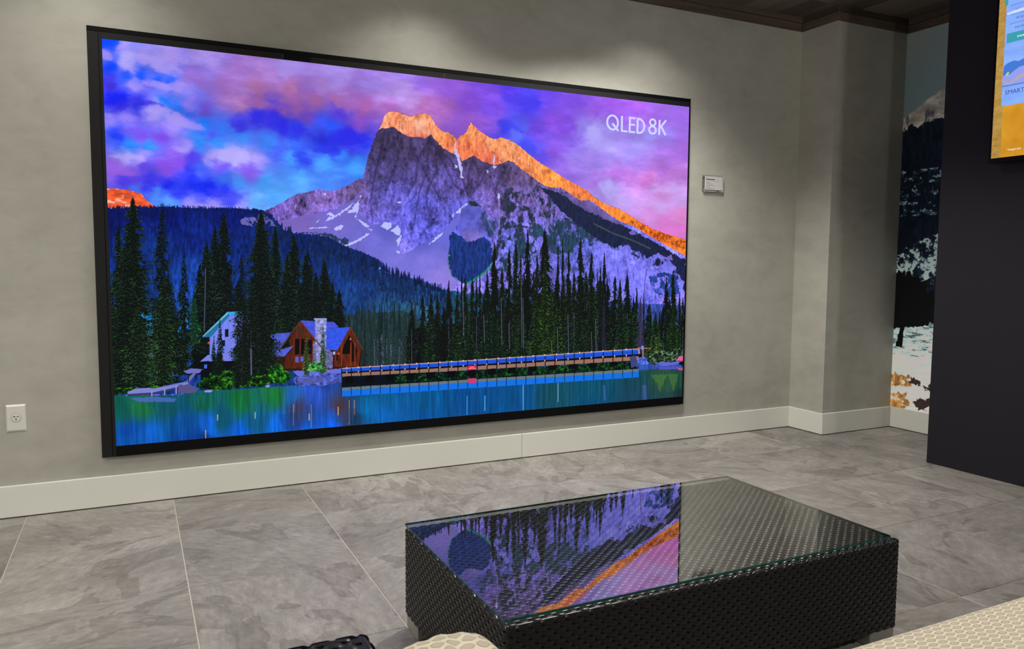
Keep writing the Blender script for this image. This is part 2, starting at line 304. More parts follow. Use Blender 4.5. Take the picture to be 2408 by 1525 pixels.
    def forest(P, col, lo=.6, hi=1.5, rough=2.5, a=1., thr=None, cell=20):
        m = c.mask(P, rough, 5)
        if thr is not None:
            m = m*np.clip((c.noise(cell, cell*1.3, 4, .65)-thr)*9, 0, 1)
        c.put(m, np.clip(np.array(col)/255.*(lo+(hi-lo)*ft[..., None]*1.15), 0, 1), a)
    forest([(1056,560),(1062,545),(1075,552),(1088,560),(1095,568),(1118,565),(1138,556),(1152,570),(1160,590),(1154,618),(1138,645),(1112,664),(1092,668),(1066,652),(1055,622)], (24, 46, 108))
    c.stroke([(1054,590),(1053,620),(1062,648),(1080,664)], 2.2, (45, 110, 80), .7)
    c.stroke([(1096,668),(1118,656),(1140,640),(1156,622)], 5, (48, 160, 110), .75)
    forest([(1128,500),(1140,498),(1150,520),(1165,520),(1165,545),(1150,560),(1140,540)], (45, 60, 100), a=.9)
    for P in [[(1100,475),(1118,474),(1132,486),(1108,484)]]: forest(P, (38, 46, 60))
    forest([(1175,530),(1182,480),(1188,448),(1205,440),(1218,455),(1212,490),(1195,520),(1180,560),(1170,600),(1160,610),(1165,570)], (38, 44, 66), thr=.44)
    forest([(1185,440),(1240,430),(1300,452),(1400,515),(1500,560),(1608,625),(1608,690),(1560,650),(1500,590),(1440,575),(1370,570),(1300,560),(1240,545),(1190,600),(1160,620)], (36, 44, 62), thr=.48, cell=17)
    forest([(1240,540),(1300,500),(1370,520),(1450,560),(1520,590),(1480,600),(1400,575),(1360,592),(1300,600),(1180,640),(1150,650),(1180,600)], (34, 56, 78), thr=.42, cell=24)
    ridge = [(1272,440),(1300,448),(1330,462),(1362,482),(1400,500),(1450,524),(1500,548),(1545,573),(1612,612),(1612,690),(1588,650),(1560,628),(1520,618),(1490,600),(1440,580),(1400,560),(1360,530),(1330,505),(1300,475)]
    forest(ridge, (27, 34, 66), .6, 1.3)
    c.put(c.mask([(1320,452),(1365,473),(1380,471),(1405,490),(1440,512),(1470,530),(1440,524),(1390,500),(1350,480)], 2), np.clip(np.array([.42,.36,.62])*(.6+.7*n[..., None]), 0, 1), .9)
    c.stroke([(1395,525),(1440,548),(1490,566),(1530,585)], 4, (70, 100, 84), .6)
    for P in [[(1478,546),(1490,540),(1498,550),(1484,552)],[(1568,604),(1580,598),(1582,612),(1570,612)]]: c.poly(P, (112, 100, 190), 1.5)
    # pale rock bowl at the lower right
    bowl = [(1375,590),(1400,568),(1430,575),(1450,600),(1455,580),(1480,574),(1505,590),(1520,606),(1545,594),(1570,610),(1592,628),(1590,642),(1608,660),(1608,760),(1560,770),(1480,720),(1420,640)]
    mb = c.mask(bowl, 4, 8)
    c.put(mb*np.clip((c.noise(30, 36, 4, .6)-.36)*8, 0, 1), np.clip(np.array([.45,.44,.88])*(.5+.85*tex[..., None]*.75), 0, 1), .9)
    forest([(1525,650),(1560,640),(1590,648),(1600,690),(1570,700),(1540,690),(1530,670)], (36, 60, 130), thr=.34)
    for P, w in [([(1255,460),(1275,500),(1300,545)],2.),([(1240,440),(1262,490),(1290,530)],1.6),([(1172,470),(1175,515),(1168,560),(1155,600)],2.5),([(1140,505),(1155,535),(1170,560)],2)]:
        c.stroke(P, w, (150, 136, 205), .6)
    # ---- near blue forest hill
    hill = [(250,489),(300,487),(340,487),(380,485),(420,488),(470,489),(530,490),(560,490),(590,493),(612,494),(640,506),(660,536),(690,548),(712,550),(740,552),(770,556),(792,566),(802,574),(815,580),(840,588),(870,602),(890,612),(899,620),(890,632),(905,640),(925,648),(960,652),(1000,662),(1025,675),(1060,684),(1120,690),(1625,720),(1625,900),(250,930)]
    hf = c.field([(270,500,12,26,104),(400,500,12,26,112),(540,505,12,28,112),(620,520,20,40,110),(350,600,22,60,150),(460,560,18,44,140),(460,640,34,84,190),(600,560,20,50,140),(700,580,16,40,112),(760,600,20,44,110),(840,620,20,46,110),(700,640,28,72,160),(780,660,28,66,150),(860,680,30,66,140),(940,670,26,60,120),(1000,690,36,80,140),(900,720,44,96,150),(820,700,36,84,160),(1000,730,56,110,150),(940,740,50,104,130),(300,700,20,60,150),(450,720,34,90,200),(1100,700,36,90,120),(1500,720,70,90,180)], 3, None, 4, 80)
    hm = c.mask(hill, 2.2, 4)
    c.put(hm, np.clip(hf*np.array([.78,.80,.84])*(.52+.95*ft[..., None])*(.85+.3*c.noise(40, 30, 3)[..., None]), 0, 1))
    for x in np.arange(255, 640, 4.2):      # spiky skyline of the hill
        y = np.interp(x, [250, 380, 480, 590, 640], [489, 486, 490, 493, 507])
        c.conifer(x+rng.normal(0, 1.2), y-rng.uniform(1, 6), y+7, 2.2, (12, 24, 82), (16, 34, 96), lit=.3)
    for _ in range(420):                    # single crowns on the slope
        x = rng.uniform(640, 1060); yl = np.interp(x, [640, 690, 802, 899, 1000, 1060], [520, 552, 580, 628, 668, 690])
        y = yl+rng.uniform(-3, 120)*rng.random()
        b = np.clip((y-yl)/110, 0, 1); sh = rng.uniform(.7, 1.25)
        c.conifer(x, y-rng.uniform(8, 15), y+6, rng.uniform(3, 4.5), np.array([12+14*b, 28+30*b, 72+30*b])*sh, np.array([34+28*b, 72+44*b, 104+30*b])*sh, lit=.45, lay=3)
    for P in [[(562,520),(575,510),(600,512),(612,500),(640,510),(660,522),(650,534),(620,528),(590,532),(570,528)]]:
        c.put(c.mask(P, 2.5)*np.clip((c.noise(14, 16, 3, .6)-.38)*8, 0, 1), (122, 112, 190), .85)
    for P in [[(690,548),(745,550),(770,556),(800,568),(806,575),(812,567),(798,560),(780,550),(730,545)],[(800,566),(812,556),(820,566),(818,574),(806,572)]]:
        forest(P, (34, 52, 84), rough=2)
    # ---- misty mid-distance trees behind the bridge
    c.put(c.mask([(800,742),(850,730),(960,735),(1000,760),(1000,880),(800,880)], 4), np.clip(np.array([.13,.20,.20])*(.5+ft[..., None]), 0, 1), .85)
    for _ in range(120):
        x = rng.uniform(800, 985); b = rng.random()
        c.conifer(x, rng.uniform(705, 790)+(20 if x < 850 else 0), 868, rng.uniform(5, 10), (14+18*b, 26+24*b, 30+24*b), (52+24*b, 84+26*b, 70+26*b), lit=.55, bare=.2, lay=5,
                  trunk=(110, 104, 140) if rng.random() < .25 else None)
    # ---- dark spruce wall on the right
    wall = [(956,870),(960,800),(975,775),(1010,768),(1050,762),(1100,752),(1150,745),(1200,725),(1250,715),(1300,705),(1350,712),(1400,728),(1450,748),(1500,775),(1530,785),(1560,775),(1610,765),(1612,860),(1480,840),(1100,862)]
    c.poly(wall, (6, 9, 13), 5)
    c.put(c.mask(wall, 4)*np.clip((c.noise(5, 40, 3, .6)-.5)*5, 0, 1), (20, 30, 34), .8)
    tops = [(962,760,10),(968,710,12),(993,692,13),(1012,688,13),(1028,694,15),(1055,660,14),(1043,720,12),(1075,676,10),(1085,642,5),(1093,650,13),(1110,648,9),(1120,655,8),(1128,640,7),(1145,636,12),(1138,690,14),(1162,570,15),(1180,628,13),(1197,584,14),(1213,566,13),(1224,600,12),(1240,540,13),(1232,640,16),(1254,640,13),(1281,538,23),(1262,600,14),(1270,690,25),(1312,575,6),(1323,563,7),(1337,588,11),(1308,650,15),(1350,640,14),(1365,558,15),(1391,592,14),(1378,640,16),(1405,640,14),(1412,628,10),(1421,594,9),(1428,655,16),(1446,650,15),(1458,658,12),(1475,642,14),(1490,700,12),(1468,720,16),(1497,677,8),(1514,690,4),(1526,716,14),(1540,745,14),(1551,735,8),(1567,655,11),(1560,720,14),(1574,700,12),(1583,637,12),(1598,690,7),(1606,700,8)]
    for x, yt, hw in tops:
        if yt < 600: continue
        b = rng.uniform(.45, 1.25)
        c.conifer(x, yt, 852, hw*1.35, (6, 11, 12), (56*b, 84*b, 58*b), bare=.15, lit=.85, lay=7, full=.6, trunk=(84, 80, 116) if rng.random() < .3 else None)
    for x, yt, hw in sorted(tops, key=lambda t: -t[1]):
        if yt >= 600: continue
        b = rng.uniform(.45, 1.2)
        c.conifer(x, yt, 850, hw*1.3, (5, 10, 11), (62*b, 92*b, 52*b), bare=.12, lit=.85, lay=8, full=.55)
    for _ in range(46):
        x = rng.uniform(965, 1600); y = rng.uniform(715, 790)
        g = rng.random()
        c.conifer(x, y, 856-(x-965)*.045, rng.uniform(10, 20), (6, 13, 13), (44+30*g, 86+44*g, 52+14*g), lit=.9, bare=.1, lay=7)
    for x, yt in [(1281,600),(1296,680),(1262,700),(1310,720)]:
        c.conifer(x, yt, 845, 20, (7, 15, 11), (84, 134, 50), lit=1., lay=7)
    for x, y0, y1 in [(1225,640,815),(1229,700,820),(1137,740,806),(1178,700,812),(1310,770,832),(1196,760,820),(1088,690,790),(1296,800,832),(1342,590,690),(1335,740,830),(1400,750,825),(1390,780,826)]:
        c.stroke([(x, y0), (x+1, (y0+y1)/2), (x+2, y1)], 1.4, (116, 108, 160), .75)
    c.conifer(1506, 700, 832, 13, (40, 38, 62), (92, 86, 130), lit=.7, lay=5); c.stroke([(1520,632),(1514,690),(1508,760),(1504,830)], 1.6, (70, 66, 108), .8)
    c.conifer(1420, 690, 830, 7, (26, 26, 44), (74, 72, 116), lit=.7, lay=5)
    for x, yt, yb, hw in [(1584,715,850,15),(1597,760,850,12),(1574,770,850,8)]: c.conifer(x, yt, yb, hw, (9, 20, 12), (62, 112, 44), lit=.95, lay=7)
    for x, yt, yb, hw in [(1531,790,845,7),(1541,786,845,6),(1548,780,845,9),(1520,806,840,5),(1560,806,845,5)]: c.conifer(x, yt, yb, hw, (22, 40, 20), (116, 150, 62), lit=1., lay=5)
    # ---- blue roofs and white house behind the left spruces
    c.poly([(262,770),(280,760),(420,760),(440,800),(440,870),(262,880)], (6, 12, 18), 2)
    for P in [[(320,742),(345,732),(372,730),(372,768),(338,770)],[(420,728),(436,718),(443,722),(442,798),(418,796)],[(340,778),(360,768),(360,800),(340,800)]]: c.poly(P, (26, 140, 226))
    c.poly([(264,764),(284,778),(290,782),(264,782)], (150, 150, 220)); c.poly([(328,832),(432,826),(432,838),(328,842)], (98, 122, 205))
    for x, yt, yb, hw in [(470,560,880,40),(700,600,860,60),(560,600,850,50)]:
        c.conifer(x, yt+60, yb, hw, (6, 11, 14), (14, 26, 22))
    lt = [(526,500,830,34,0),(505,533,830,26,0),(486,570,830,30,1),(647,534,840,28,0),(614,497,850,46,0),(690,553,845,36,0),(675,600,845,30,1),(722,584,830,28,0),(763,611,815,26,0),(742,640,820,26,0),(780,664,800,20,0),(797,680,790,17,0)]
    for x, yt, yb, hw, l in lt:
        c.conifer(x, yt, yb, hw*1.4, (6, 12, 14), (58, 100, 62) if l else (44, 72, 52), lit=.85, bare=.08, full=.68)
    c.stroke([(483,630),(482,700),(480,780)], 1.8, (110, 108, 150), .8)
    for x, yt, yb, hw in [(456,680,810,17)]: c.conifer(x, yt, yb, hw, (10, 34, 28), (52, 126, 72), lit=1.)
    # ---- white gabled house
    wh = [(535,737),(493,786),(493,852),(612,852),(600,760),(575,740)]
    c.put(c.mask(wh), np.clip(np.array([.48,.53,.94])*(.9+.16*c.noise(5, 40, 2)[..., None]), 0, 1))
    c.poly([(535,732),(540,742),(496,792),(475,793)], (40, 110, 160)); c.poly([(535,733),(537,737),(480,790),(475,791)], (110, 190, 220))
    c.poly([(534,733),(572,732),(566,744),(541,742)], (64, 160, 226))
    for x, y, w, h in [(529,774,8,18),(522,800,7,14),(574,776,7,16),(562,806,6,12)]: c.poly([(x,y),(x+w,y-.4),(x+w,y+h-.4),(x,y+h)], (14, 20, 40))
    c.put(np.exp(-(((c.PX-541)/2.6)**2+((c.PY-754)/2.6)**2)*1.5), (20, 24, 60), .9)
    c.poly([(470,850),(489,834),(610,838),(612,848),(520,846)], (120, 130, 222)); c.poly([(472,850),(612,847),(612,905),(472,905)], (8, 10, 20))
    c.put(np.exp(-(((c.PX-491)/2.5)**2+((c.PY-806)/2.5)**2)), (255, 110, 70)); c.poly([(480,857),(487,856),(487,866),(480,866)], (60, 110, 220))
    for x, y in [(600,843),(517,850),(672,846)]: c.put(np.exp(-(((c.PX-x)/1.6)**2+((c.PY-y)/1.6)**2)), (255, 200, 110))
    # ---- the lodge
    def roof(P, col=(66, 88, 214)):
        c.put(c.mask(P), np.clip(np.array(col)/255.*(.82+.36*c.noise(9, 3.5, 3, .7)[..., None]), 0, 1))
    c.poly([(648,838),(756,812),(852,822),(846,868),(660,872),(640,866)], (44, 20, 16))
    roof([(629,786),(684,781),(657,822),(650,838),(608,838)], (78, 92, 205))
    wood = lambda P, col=(88, 36, 20): c.put(c.mask(P), np.clip(np.array(col)/255.*(.6+.8*c.noise(3, 18, 2)[..., None]), 0, 1))
    wood([(706,757),(690,782),(680,800),(688,866),(756,866),(754,815),(732,786)])
    roof([(654,823),(690,813),(669,838),(650,838)], (84, 98, 206))
    wood([(690,815),(672,838),(668,866),(692,866)], (84, 34, 20))
    for P in [[(694,797),(704,796),(703,833),(693,834)],[(708,796),(716,797),(716,832),(707,833)],[(722,798),(733,800),(733,832),(722,832)]]: c.poly(P, (10, 10, 16))
    for P in [[(694,839),(702,838),(702,852),(694,852)],[(706,838),(714,838),(714,850),(706,850)]]: c.poly(P, (90, 92, 190))
    c.poly([(700,775),(708,770),(716,780),(712,793),(700,793)], (70, 40, 30))
    c.put(c.mask([(736,802),(756,812),(782,828),(782,866),(735,866)], .6), np.clip(np.array([.40,.40,.60])*(.5+c.noise(6, 5, 3, .7)[..., None]), 0, 1))
    roof([(706,753),(785,757),(797,770),(767,773),(768,822),(756,815),(732,786)], (72, 84, 210))
    roof([(766,773),(824,768.5),(793,824),(768,822)], (54, 88, 228))
    c.put(c.mask([(740,750),(767,750),(767,800),(763,866),(744,866),(741,820)], .5), np.clip(np.array([.56,.57,.80])*(.45+1.05*c.noise(6, 5, 3, .75)[..., None]), 0, 1)); c.poly([(738,748),(768,748),(768,752),(738,752)], (150, 158, 220))
    wood([(824,771),(796,822),(785,826),(785,862),(842,862),(848,824)], (92, 36, 20)); c.poly([(822,786),(808,812),(804,832),(822,832),(823,800)], (12, 10, 12)); c.poly([(826,800),(840,822),(834,850),(826,850)], (22, 12, 12))
    c.stroke([(793,825),(824,770),(853,823)], 3, (98, 48, 36)); c.stroke([(657,822),(706,755),(755,816)], 2.6, (92, 54, 50))
    for x in (803,825,834): c.stroke([(x,806),(x,860)], 2.4, (132, 60, 34))
    c.poly([(791,834),(795,834),(795,848),(791,848)], (20, 12, 14)); c.put(np.exp(-(((c.PX-796)/3.2)**2+((c.PY-831)/1.8)**2)), (255, 90, 50)); c.poly([(783,827),(788,826),(788,833),(783,834)], (190, 180, 230))
    c.put(np.exp(-(((c.PX-823.5)/1.6)**2+((c.PY-797)/1.6)**2)), (255, 240, 235))
    c.poly([(690,872),(812,866),(830,870),(800,878),(700,884)], (104, 112, 214), .8)
    # ---- water
    shore = [(262,930),(300,930),(420,928),(466,918),(560,915),(690,906),(760,902),(800,898),(880,892),(1000,884),(1100,878),(1250,868),(1400,862),(1500,868),(1560,868),(1612,864)]
    wf = c.field([(280,950,14,100,80),(330,958,34,124,66),(400,968,16,92,96),(300,1010,12,82,170),(290,1035,12,96,178),(420,1000,10,84,150),(350,1018,18,108,205),(480,950,20,108,78),(560,940,22,122,56),(640,930,32,132,56),(520,975,16,96,112),(600,980,18,98,132),(490,1000,22,114,225),(560,1003,16,108,225),(480,1030,10,62,134),(430,1030,10,72,160),(650,990,22,124,240),(700,965,74,62,88),(700,990,40,70,140),(720,1005,12,112,235),(690,930,40,112,186),(740,930,58,100,214),(800,960,92,62,72),(780,992,22,112,244),(830,978,34,62,92),(860,960,12,118,172),(900,978,16,116,196),(1000,970,10,94,164),(1000,940,10,100,152),(1100,950,10,84,142),(1200,940,12,90,142),(1200,960,10,94,165),(1300,930,22,86,98),(1400,920,16,90,110),(1400,950,12,88,122),(1500,910,26,80,90),(1500,940,34,78,104),(1560,900,54,98,66),(1560,930,42,80,78),(1600,900,42,84,66),(1600,925,30,58,58),(760,900,40,70,150),(880,890,8,20,40),(900,930,14,110,160)], 3.2, (wx*20, wy*60), 4, 60)
    st = c.noise(7, 110, 3, .6)*.6+c.noise(3, 60, 2)*.4
    mw = c.mask(shore+[(1612,950),(1612,1000),(262,1100)], .6, 8)
    c.put(mw, np.clip(wf*np.array([.85,.92,1.0])*(.62+.62*st[..., None]), 0, 1))
    c.put(mw*np.clip((c.noise(4, 90, 2)-.74)*6, 0, 1)*(c.PY > 930), (60, 150, 225), .3)
    for x, y0, y1, col in [(484,1010,1032,(255,180,120)),(512,974,988,(230,200,160)),(600,968,984,(220,200,150)),(727,972,988,(255,190,110)),(795,956,976,(255,190,110)),(690,950,1000,(170,140,150)),(732,950,1005,(150,120,130)),(821,940,998,(150,130,140)),(833,940,975,(180,140,130)),(1140,930,966,(120,190,240)),(1230,900,966,(120,180,230)),(1312,900,945,(140,170,210)),(1098,930,975,(80,160,240))]:
        c.stroke([(x,y0),(x,y1)], 2.2, col, .8)
    c.poly([(655,975),(700,968),(690,1012),(668,1010)], (20, 60, 120), 1, .4); c.poly([(790,990),(815,1000),(848,960),(800,960)], (60, 60, 90), 1, .4)
    for x, w in [(1515,9),(1420,6)]: c.stroke([(x,905),(x+2,942)], w, (92, 100, 186), .5)
    c.put(c.mask([(1530,880),(1545,900),(1553,925),(1562,895),(1572,880),(1584,925),(1596,880)], 2), (84, 126, 58), .5)
    # reflected dock, bushes
    c.poly([(303,936),(360,932),(415,936),(410,944),(330,945)], (82, 104, 190), .6, .8)
    # ---- shore, dock, bushes
    c.foliage([(266,928),(268,905),(300,898),(340,896),(390,890),(404,900),(380,912),(330,918),(300,925)], [(4, 18, 8), (12, 52, 12), (40, 112, 22), (110, 190, 60)], 5)
    for x, yt, yb, hw in [(278,530,905,28),(312,466,910,56),(381,478,905,31),(432,590,880,20),(300,640,910,48),(395,640,900,40)]:
        c.conifer(x, yt, yb, hw*1.3, (5, 11, 11), (52, 88, 54), lit=.9, full=.62, bare=.2 if hw < 40 else .06, dens=.92 if x > 330 and x < 440 else 1.)
    for x, yt, yb, hw in [(385,640,900,30),(330,700,908,45)]:
        c.conifer(x, yt, yb, hw, (6, 14, 11), (84, 134, 70), lit=1.1, dens=.7, full=.6)
    c.poly([(300,921),(318,913),(352,911),(360,913),(410,903),(440,897),(446,904),(420,909),(362,924),(301,929)], (126, 130, 205), .3); c.poly([(301,926),(362,922),(446,903),(446,906),(362,927),(301,931)], (58, 56, 92))
    for x in (356,386,413): c.poly([(x,918-(x-356)*.16),(x+3,917-(x-356)*.16),(x+3,932-(x-356)*.1),(x,932-(x-356)*.1)], (150, 150, 190))
    c.poly([(420,905),(446,904),(466,912),(462,922),(420,925)], (86, 82, 130), 1.5)
    c.stroke([(440,899),(455,880),(466,872)], 7, (108, 108, 170)); c.stroke([(443,880),(443,898)], 2, (10, 10, 20)); c.stroke([(461,870),(461,895)], 2, (10, 10, 20))
    c.poly([(430,872),(450,866),(480,868),(470,876),(440,878)], (110, 112, 190), 1)
    c.foliage([(462,914),(470,898),(490,880),(520,872),(560,868),(575,850),(592,840),(612,832),(628,846),(640,868),(640,902),(600,910),(540,914),(500,917)], [(4, 14, 10), (8, 36, 12), (26, 84, 20), (74, 156, 42)], 5)
    c.foliage([(630,895),(634,862),(648,850),(660,858),(672,872),(692,884),(680,896),(655,904)], [(6, 30, 10), (22, 92, 22), (84, 178, 52)], 4)
    c.conifer(613, 497, 880, 54, (6, 12, 13), (50, 80, 52), lit=.9, bare=.1, full=.75, dens=.97)
    c.conifer(568, 594, 905, 34, (7, 15, 14), (46, 76, 48), lit=.8, dens=.85, trunk=(52, 50, 70)); c.conifer(590, 700, 880, 34, (7, 14, 13), (48, 78, 52), lit=.85, dens=.84, trunk=(96, 96, 140)); c.conifer(575, 760, 850, 26, (8, 16, 14), (44, 70, 48), lit=.8, dens=.8)
    c.stroke([(590,820),(591,882)], 3.5, (92, 92, 130), .9); c.stroke([(570,760),(571,845)], 3, (22, 22, 34), .9)
    for x, yt, yb, hw in [(517,752,880,15),(503,790,880,10)]: c.conifer(x, yt, yb, hw, (6, 16, 14), (36, 66, 44), lit=.8, dens=.9)
    for x, yt, yb, hw in [(721,780,880,13),(759,762,878,13)]: c.conifer(x, yt, yb, hw, (26, 48, 26), (134, 164, 92), lit=1., dens=.8)
    c.foliage([(722,870),(732,850),(750,850),(760,866),(742,876)], [(20, 60, 30), (60, 150, 70), (130, 200, 110)], 4)
    c.put(c.mask([(690,898),(694,886),(716,882),(760,876),(808,880),(808,898),(760,906),(700,908)], 1.5), np.clip(np.array([.36,.42,.84])*(.2+1.3*c.noise(11, 8, 3, .7)[..., None]), 0, 1))
    c.poly([(698,888),(760,886),(762,898),(700,902)], (88, 92, 158), .8, .7)
    for P in [[(480,918),(492,916),(502,917),(496,922),(482,922)],[(622,908),(632,904),(636,908),(628,911)]]: c.poly(P, (140, 150, 225))
    # ---- boardwalk bridge with its mirror image
    bl, br = 803., 1502.
    topy = lambda x: np.interp(x, [803, 1090, 1350, 1502], [866, 848.5, 830.5, 820])
    th = lambda x: np.interp(x, [803, 1502], [8.5, 12.0])
    k = lambda x: np.interp(x, [803, 1502], [1.0, 1.0])
    xs = np.linspace(bl, br, 16)
    band = lambda o0, o1: [(x, topy(x)+o0*th(x)) for x in xs]+[(x, topy(x)+o1*th(x)) for x in xs[::-1]]
    mir = lambda o0, o1: [(x, np.interp(x, [803,1502], [o0[0], o0[1]])) for x in xs]+[(x, np.interp(x, [803,1502], [o1[0], o1[1]])) for x in xs[::-1]]
    c.poly(mir((886, 852), (912, 868)), (5, 14, 26))
    c.foliage(mir((893, 853), (905, 872))[0:0]+[(930,884),(1000,880),(1100,874),(1200,866),(1300,860),(1400,854),(1470,850),(1480,868),(1400,872),(1300,878),(1200,884),(1100,890),(1000,896),(930,898)], [(3, 10, 14), (6, 30, 18), (14, 66, 26), (30, 104, 36)], 5)
    for x in np.linspace(822, 1490, 15): c.poly([(x-11, topy(x)+17),(x+11, topy(x)+17),(x+9, topy(x)+36),(x-9, topy(x)+37)], (3, 6, 12), 1)
    c.poly(mir((911, 867), (918, 874)), (104, 116, 120), .4); c.poly(mir((918, 874), (932, 887)), (20, 112, 226), .4)
    for x in np.arange(803, 1500, 22.8): c.stroke([(x, np.interp(x,[803,1502],[911,867])),(x, np.interp(x,[803,1502],[931,886]))], 1.8, (12, 40, 80), .9)
    c.poly(band(1.0, 2.2), (10, 10, 20)); c.poly(band(0, 1.02), (36, 92, 226)); c.poly(band(1.42, 2.25), (150, 112, 96), .4)
    c.poly(band(.52, .6), (18, 50, 150)); c.poly(band(.75, .8), (18, 50, 150))
    c.stroke([(x, topy(x)) for x in xs], 1.8, (222, 168, 150))
    for x in np.arange(803, 1500, 22.8): c.stroke([(x, topy(x)),(x, topy(x)+2.35*th(x))], 2., (10, 10, 24))
    for x in np.arange(815, 1500, 27.4):
        c.poly([(x-1.4, topy(x)-2.4),(x+1.4, topy(x)-2.4),(x+1.4, topy(x)+1.5),(x-1.4, topy(x)+1.5)], (240, 190, 160)); c.poly([(x-1.2, topy(x)+th(x)*.95),(x+1.2, topy(x)+th(x)*.95),(x+1.2, topy(x)+th(x)*1.35),(x-1.2, topy(x)+th(x)*1.35)], (230, 180, 150))
    c.poly([(1098.5,859.5),(1120,858.5),(1120,869),(1098.5,870)], (214, 22, 60)); c.stroke([(1104,863),(1115,862.6)], 1.4, (250, 190, 200)); c.stroke([(1101,866.5),(1118,865.8)], 1.4, (250, 190, 200))
    c.poly([(1099,890),(1120,889),(1120,899),(1099,900)], (206, 60, 110), .8)
    # far end: post, rocks, bushes, kayak
    c.poly([(1480,838),(1496,836),(1500,862),(1484,864)], (60, 70, 120), 1); c.stroke([(1500,818),(1530,819)], 1.4, (226, 150, 120)); c.stroke([(1512,816),(1512,842)], 4, (150, 110, 110)); c.poly([(1508,813),(1514,813),(1514,822),(1508,822)], (110, 150, 230)); c.stroke([(1502,820),(1503,832)], 3, (210, 150, 140))
    c.put(c.mask([(1497,858),(1500,842),(1515,838),(1526,844),(1525,858)], 1.), np.clip(np.array([.36,.46,.92])*(.3+1.1*c.noise(9, 8, 3, .7)[..., None]), 0, 1)); c.put(c.mask([(1497,858),(1525,858),(1524,870),(1500,872)], 1.), (50, 96, 190), .6)
    c.foliage([(1522,850),(1530,832),(1550,824),(1580,822),(1606,818),(1606,850),(1570,852),(1540,858)], [(10, 18, 16), (30, 52, 36), (84, 112, 84), (134, 160, 130)], 5)
    c.poly([(1547,856),(1552,850),(1575,852),(1600,849),(1594,857),(1560,861)], (96, 104, 206), .3); c.poly([(1549,863),(1600,860),(1596,868),(1552,869)], (86, 84, 200), .4, .8); c.poly([(1590,848),(1597,838),(1606,836),(1606,848)], (222, 96, 160), .3); c.poly([(1593,865),(1606,864),(1606,871),(1596,870)], (210, 90, 160), .4, .8)
    # ---- caption
    ink = (208, 216, 255)
    E = lambda cx_, cy_, a_, b_, t0=0, t1=360, nn=40: [(cx_+a_*np.cos(np.radians(t)), cy_+b_*np.sin(np.radians(t))+.1*(a_*np.cos(np.radians(t)))) for t in np.linspace(t0, t1, nn)]
    L = lambda P: c.stroke(P, 4.6, ink)
    L(E(1440.3, 287.6, 12.6, 16.6)); L([(1440,289.5),(1454,307.8)])
    L([(1462.5,272),(1462,308.3)]); L([(1460,307),(1475.5,309)])
    L([(1481.5,274),(1480.3,310.6)]); L([(1479,276.2),(1495,277.8)]); L([(1480,292),(1493,293.3)]); L([(1478.5,309.2),(1493.2,310.8)])
    L([(1500,276.5),(1498.4,312.5)]); L([(1498,278.7),(1502,279)]+E(1502.5, 295.6, 12.4, 16.4, -88, 88, 20)+[(1498,311.3)])
    L(E(1535,287.3, 6.6, 7.2, nn=26)); L(E(1534.5,305.2, 7.9, 8.6, nn=28))
    L([(1551.5,281.5),(1549.8,317)]); L([(1566.5,282.3),(1552.5,299.6)]); L([(1554.5,296.5),(1565.2,317.5)])
    # the bright rim of the panel
    c.img = np.clip(c.img, 0, 1); g_ = c.img.mean(2, keepdims=True)
    c.img = np.clip(g_+(c.img-g_)*1.04, 0, 1)
    return c
# ----------------------------------------------------------------------------
# helpers
# ----------------------------------------------------------------------------
def tag(o, label=None, cat=None, group=None, kind=None):
    if label: o['label'] = label
    if cat: o['category'] = cat
    if group: o['group'] = group
    if kind: o['kind'] = kind
    return o
def empty(name, loc=(0, 0, 0)):
    o = bpy.data.objects.new(name, None); COL.objects.link(o); o.location = loc; o.empty_display_size = .05
    return o
def link(name, me, mat=None, parent=None, loc=(0, 0, 0)):
    o = bpy.data.objects.new(name, me); COL.objects.link(o)
    if mat and not me.materials: me.materials.append(mat)
    if parent:
        o.parent = parent; loc = Vector(loc); p = parent
        while p: loc = loc-p.location; p = p.parent
    o.location = loc
    return o
def bm_mesh(name, bm, smooth=False):
    me = bpy.data.meshes.new(name); bm.normal_update(); bm.to_mesh(me); bm.free()
    if smooth: me.shade_smooth()
    return me
def bm_box(bm, x0, x1, y0, y1, z0, z1):
    v = [bm.verts.new(p) for p in [(x0,y0,z0),(x1,y0,z0),(x1,y1,z0),(x0,y1,z0),(x0,y0,z1),(x1,y0,z1),(x1,y1,z1),(x0,y1,z1)]]
    for f in [(3,2,1,0),(4,5,6,7),(0,1,5,4),(1,2,6,5),(2,3,7,6),(3,0,4,7)]: bm.faces.new([v[i] for i in f])
    return v
def box(name, x0, x1, y0, y1, z0, z1, mat, parent=None, bevel=0., seg=2):
    cx, cy, cz = (x0+x1)/2, (y0+y1)/2, (z0+z1)/2
    bm = bmesh.new(); bm_box(bm, x0-cx, x1-cx, y0-cy, y1-cy, z0-cz, z1-cz)
    if bevel: bmesh.ops.bevel(bm, geom=bm.edges[:], offset=bevel, segments=seg, affect='EDGES', profile=.5)
    return link(name, bm_mesh(name, bm), mat, parent, (cx, cy, cz))
def struct(o): o['kind'] = 'structure'; return o
